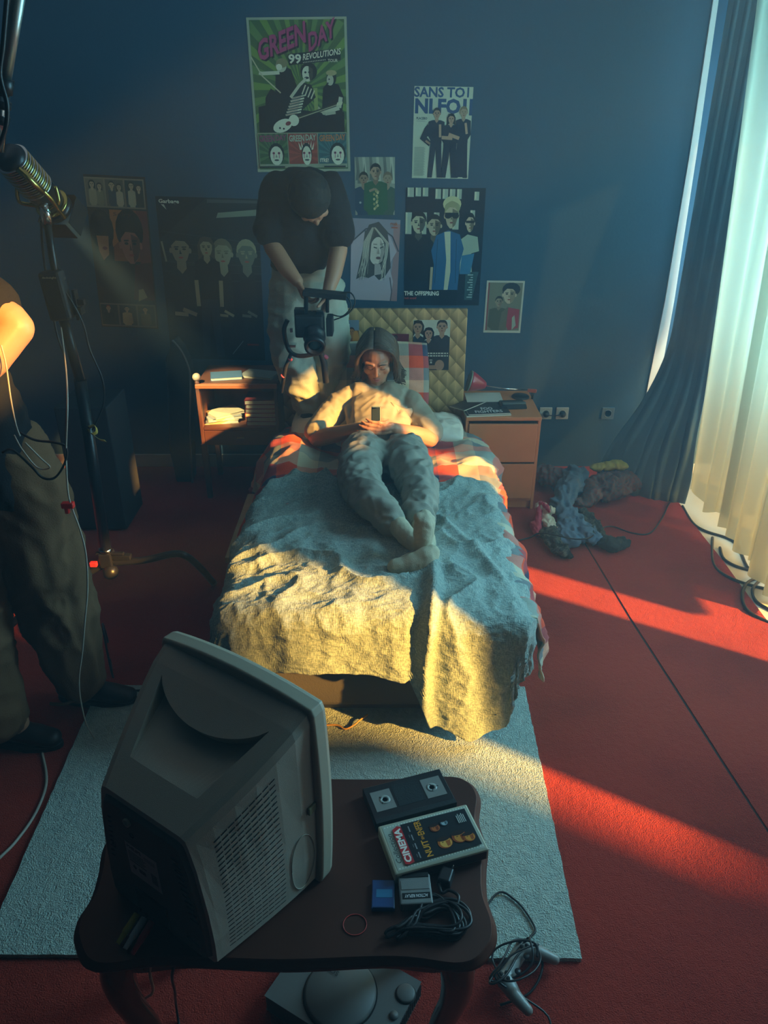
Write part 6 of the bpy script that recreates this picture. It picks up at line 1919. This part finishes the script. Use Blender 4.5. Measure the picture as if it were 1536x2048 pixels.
heap('red_cloth', [[(gz(1068, 1050, .04), .022), (gz(1075, 1065, .03), .02)], [(gz(1080, 1006, .118), .012), (gz(1092, 1012, .118), .012), (gz(1098, 1022, .112), .010)], [(gz(1075, 1065, .03), .02), (gz(1080, 1006, .110), .014)]], mat('red_cotton', (.45, .035, .06, 1), .8), 'bright red cloth peeping from the left of the clothes heap', .006, 30, 9, vox=.004)
heap('sock', [[(gz(1112, 1095, .035), .032, (1, 1, .7)), (gz(1135, 1110, .03), .028, (1, 1, .7))]], m_black, 'black sock nearest the camera, in front of the clothes heap', .010, 25, 10)
heap('sock', [[(gz(1205, 1080, .045), .040, (1.2, 1, .7)), (gz(1225, 1090, .045), .045, (1, 1, .7)), (gz(1248, 1085, .04), .032, (1, 1, .8))]], mat('charcoal_cotton', (.025, .028, .024, 1), .9), 'dark bundled sock at the right of the clothes heap', .012, 22, 11)
cable('floor_cable', [V((.55, 3.42, .02)), atz(1030, 1082, .014), atz(1060, 1075, .02), atz(1080, 1066, .09), atz(1110, 1070, .10), atz(1150, 1078, .09), atz(1180, 1075, .09), atz(1200, 1058, .05), atz(1225, 1053, .02), atz(1265, 1066, .014), atz(1300, 1066, .014), atz(1325, 1035, .014), atz(1340, 1005, .014), V((1.75, 4.05, .014))], .0042, m_cab, 'black cable crossing the clothes heap between the bed and the drape')
# cables on the pale floor by the curtain
for k, pl_ in enumerate(([(1365, 1012), (1385, 1045), (1410, 1062), (1470, 1085), (1500, 1140), (1560, 1165)], [(1440, 1095), (1450, 1120), (1490, 1138), (1540, 1140)], [(1425, 1075), (1428, 1130), (1470, 1160), (1540, 1180)], [(1560, 1255), (1500, 1225), (1485, 1195), (1495, 1165), (1530, 1155), (1570, 1170)], [(1560, 1230), (1515, 1205), (1505, 1180), (1520, 1160)])):
    cable('floor_cable', [atz(x, y, .006 + (.008 if y > 1150 and x < 1510 else 0)) for x, y in pl_], .0075, m_cab,
          ('black cable along the carpet edge at the foot of the curtains', 'upper black cable loop under the middle curtain panel', 'lower black cable loop under the middle curtain panel', 'thick black cable loop lapping over the carpet at the right edge', 'inner black cable loop at the right edge')[k])
# small clutter at the foot of the bed
cable('yellow_cable', [V((-.25, 2.10, .03)), atz(672, 1450, .03), atz(690, 1458, .028), atz(708, 1450, .03), atz(720, 1440, .035), V((-.06, 2.16, .03))], .0035, mat('orange_cable', (.60, .32, .05, 1), .5), 'thin orange cable on the rug at the foot of the bed by the television')
for k, (a_, b_) in enumerate(((300, 345), (345, 330))):
    cable('hanging_cable', [V((-.44 + .06 * k, .93, .58)), atz(a_, 1945, .5), atz(a_ + 5, 1985, .3), atz(a_ - 20 + 30 * k, 2030, .02), V((-.5 + .1 * k, .85, .013))], .003, m_cab if k else m_cabw, ('pale cable hanging behind the table under the television', 'black cable hanging behind the table under the television')[k])

# ================================================================== DARK THINGS AT THE LEFT OF THE WALL
c0 = atz(180, 1072, .009); c1 = atz(243, 1060, .009)
bx = MB(); bx.box(((c0.x + c1.x) / 2 - .02, (c0.y + c1.y) / 2 + .17, .36), (.26, .30, .68))
case = bx.build('flight_case', mat('black_case', (.018, .020, .023, 1), .7), bevel=.006)
tag(case, 'tall black equipment case on the carpet behind the light stand', 'case')
gtr = thing('guitar_bag', 'upright dark soft bag with a pale piped edge leaning by the desk', 'bag', (-1.19, 4.24, .009))
outl = [aty(x, y, 4.2) for x, y in ((345, 680), (362, 700), (376, 730), (381, 760), (380, 850), (382, 940), (350, 945), (338, 900), (335, 800), (330, 720))]
for q in outl:
    if q.z < .15: q.z = .0095
mb = MB()
n_ = len(outl)
P = [q for q in outl] + [q + V((0, .12, 0)) for q in outl]
mb.add(P, [tuple(range(n_)), tuple(range(2 * n_ - 1, n_ - 1, -1))] + [(k, n_ + k, n_ + (k + 1) % n_, (k + 1) % n_) for k in range(n_)])
world_parent(mb.build('body', mat('dark_bag_cloth', (.022, .024, .03, 1), .85), bevel=.01), gtr)
world_parent(MB().tube(spline([q + V((0, -.004, 0)) for q in outl[:6]], 5), .0055, 0, 6).build('piping', mat('grey_piping', (.22, .24, .24, 1), .6)), gtr)

# ================================================================== HAZE
hz = MB().box((-.35, 2.0, 1.72), (4.1, 4.88, 3.3))
m = bpy.data.materials.new('thin_haze'); m.use_nodes = True
nt = m.node_tree
for n in list(nt.nodes): nt.nodes.remove(n)
out = nt.nodes.new('ShaderNodeOutputMaterial'); vs_ = nt.nodes.new('ShaderNodeVolumeScatter')
vs_.inputs['Color'].default_value = (.58, .86, 1, 1); vs_.inputs['Density'].default_value = .034; vs_.inputs['Anisotropy'].default_value = .25
nt.links.new(vs_.outputs[0], out.inputs['Volume'])
HAZE = hz.build('haze', m)
tag(HAZE, 'thin smoky haze filling the room', 'haze', kind='stuff')
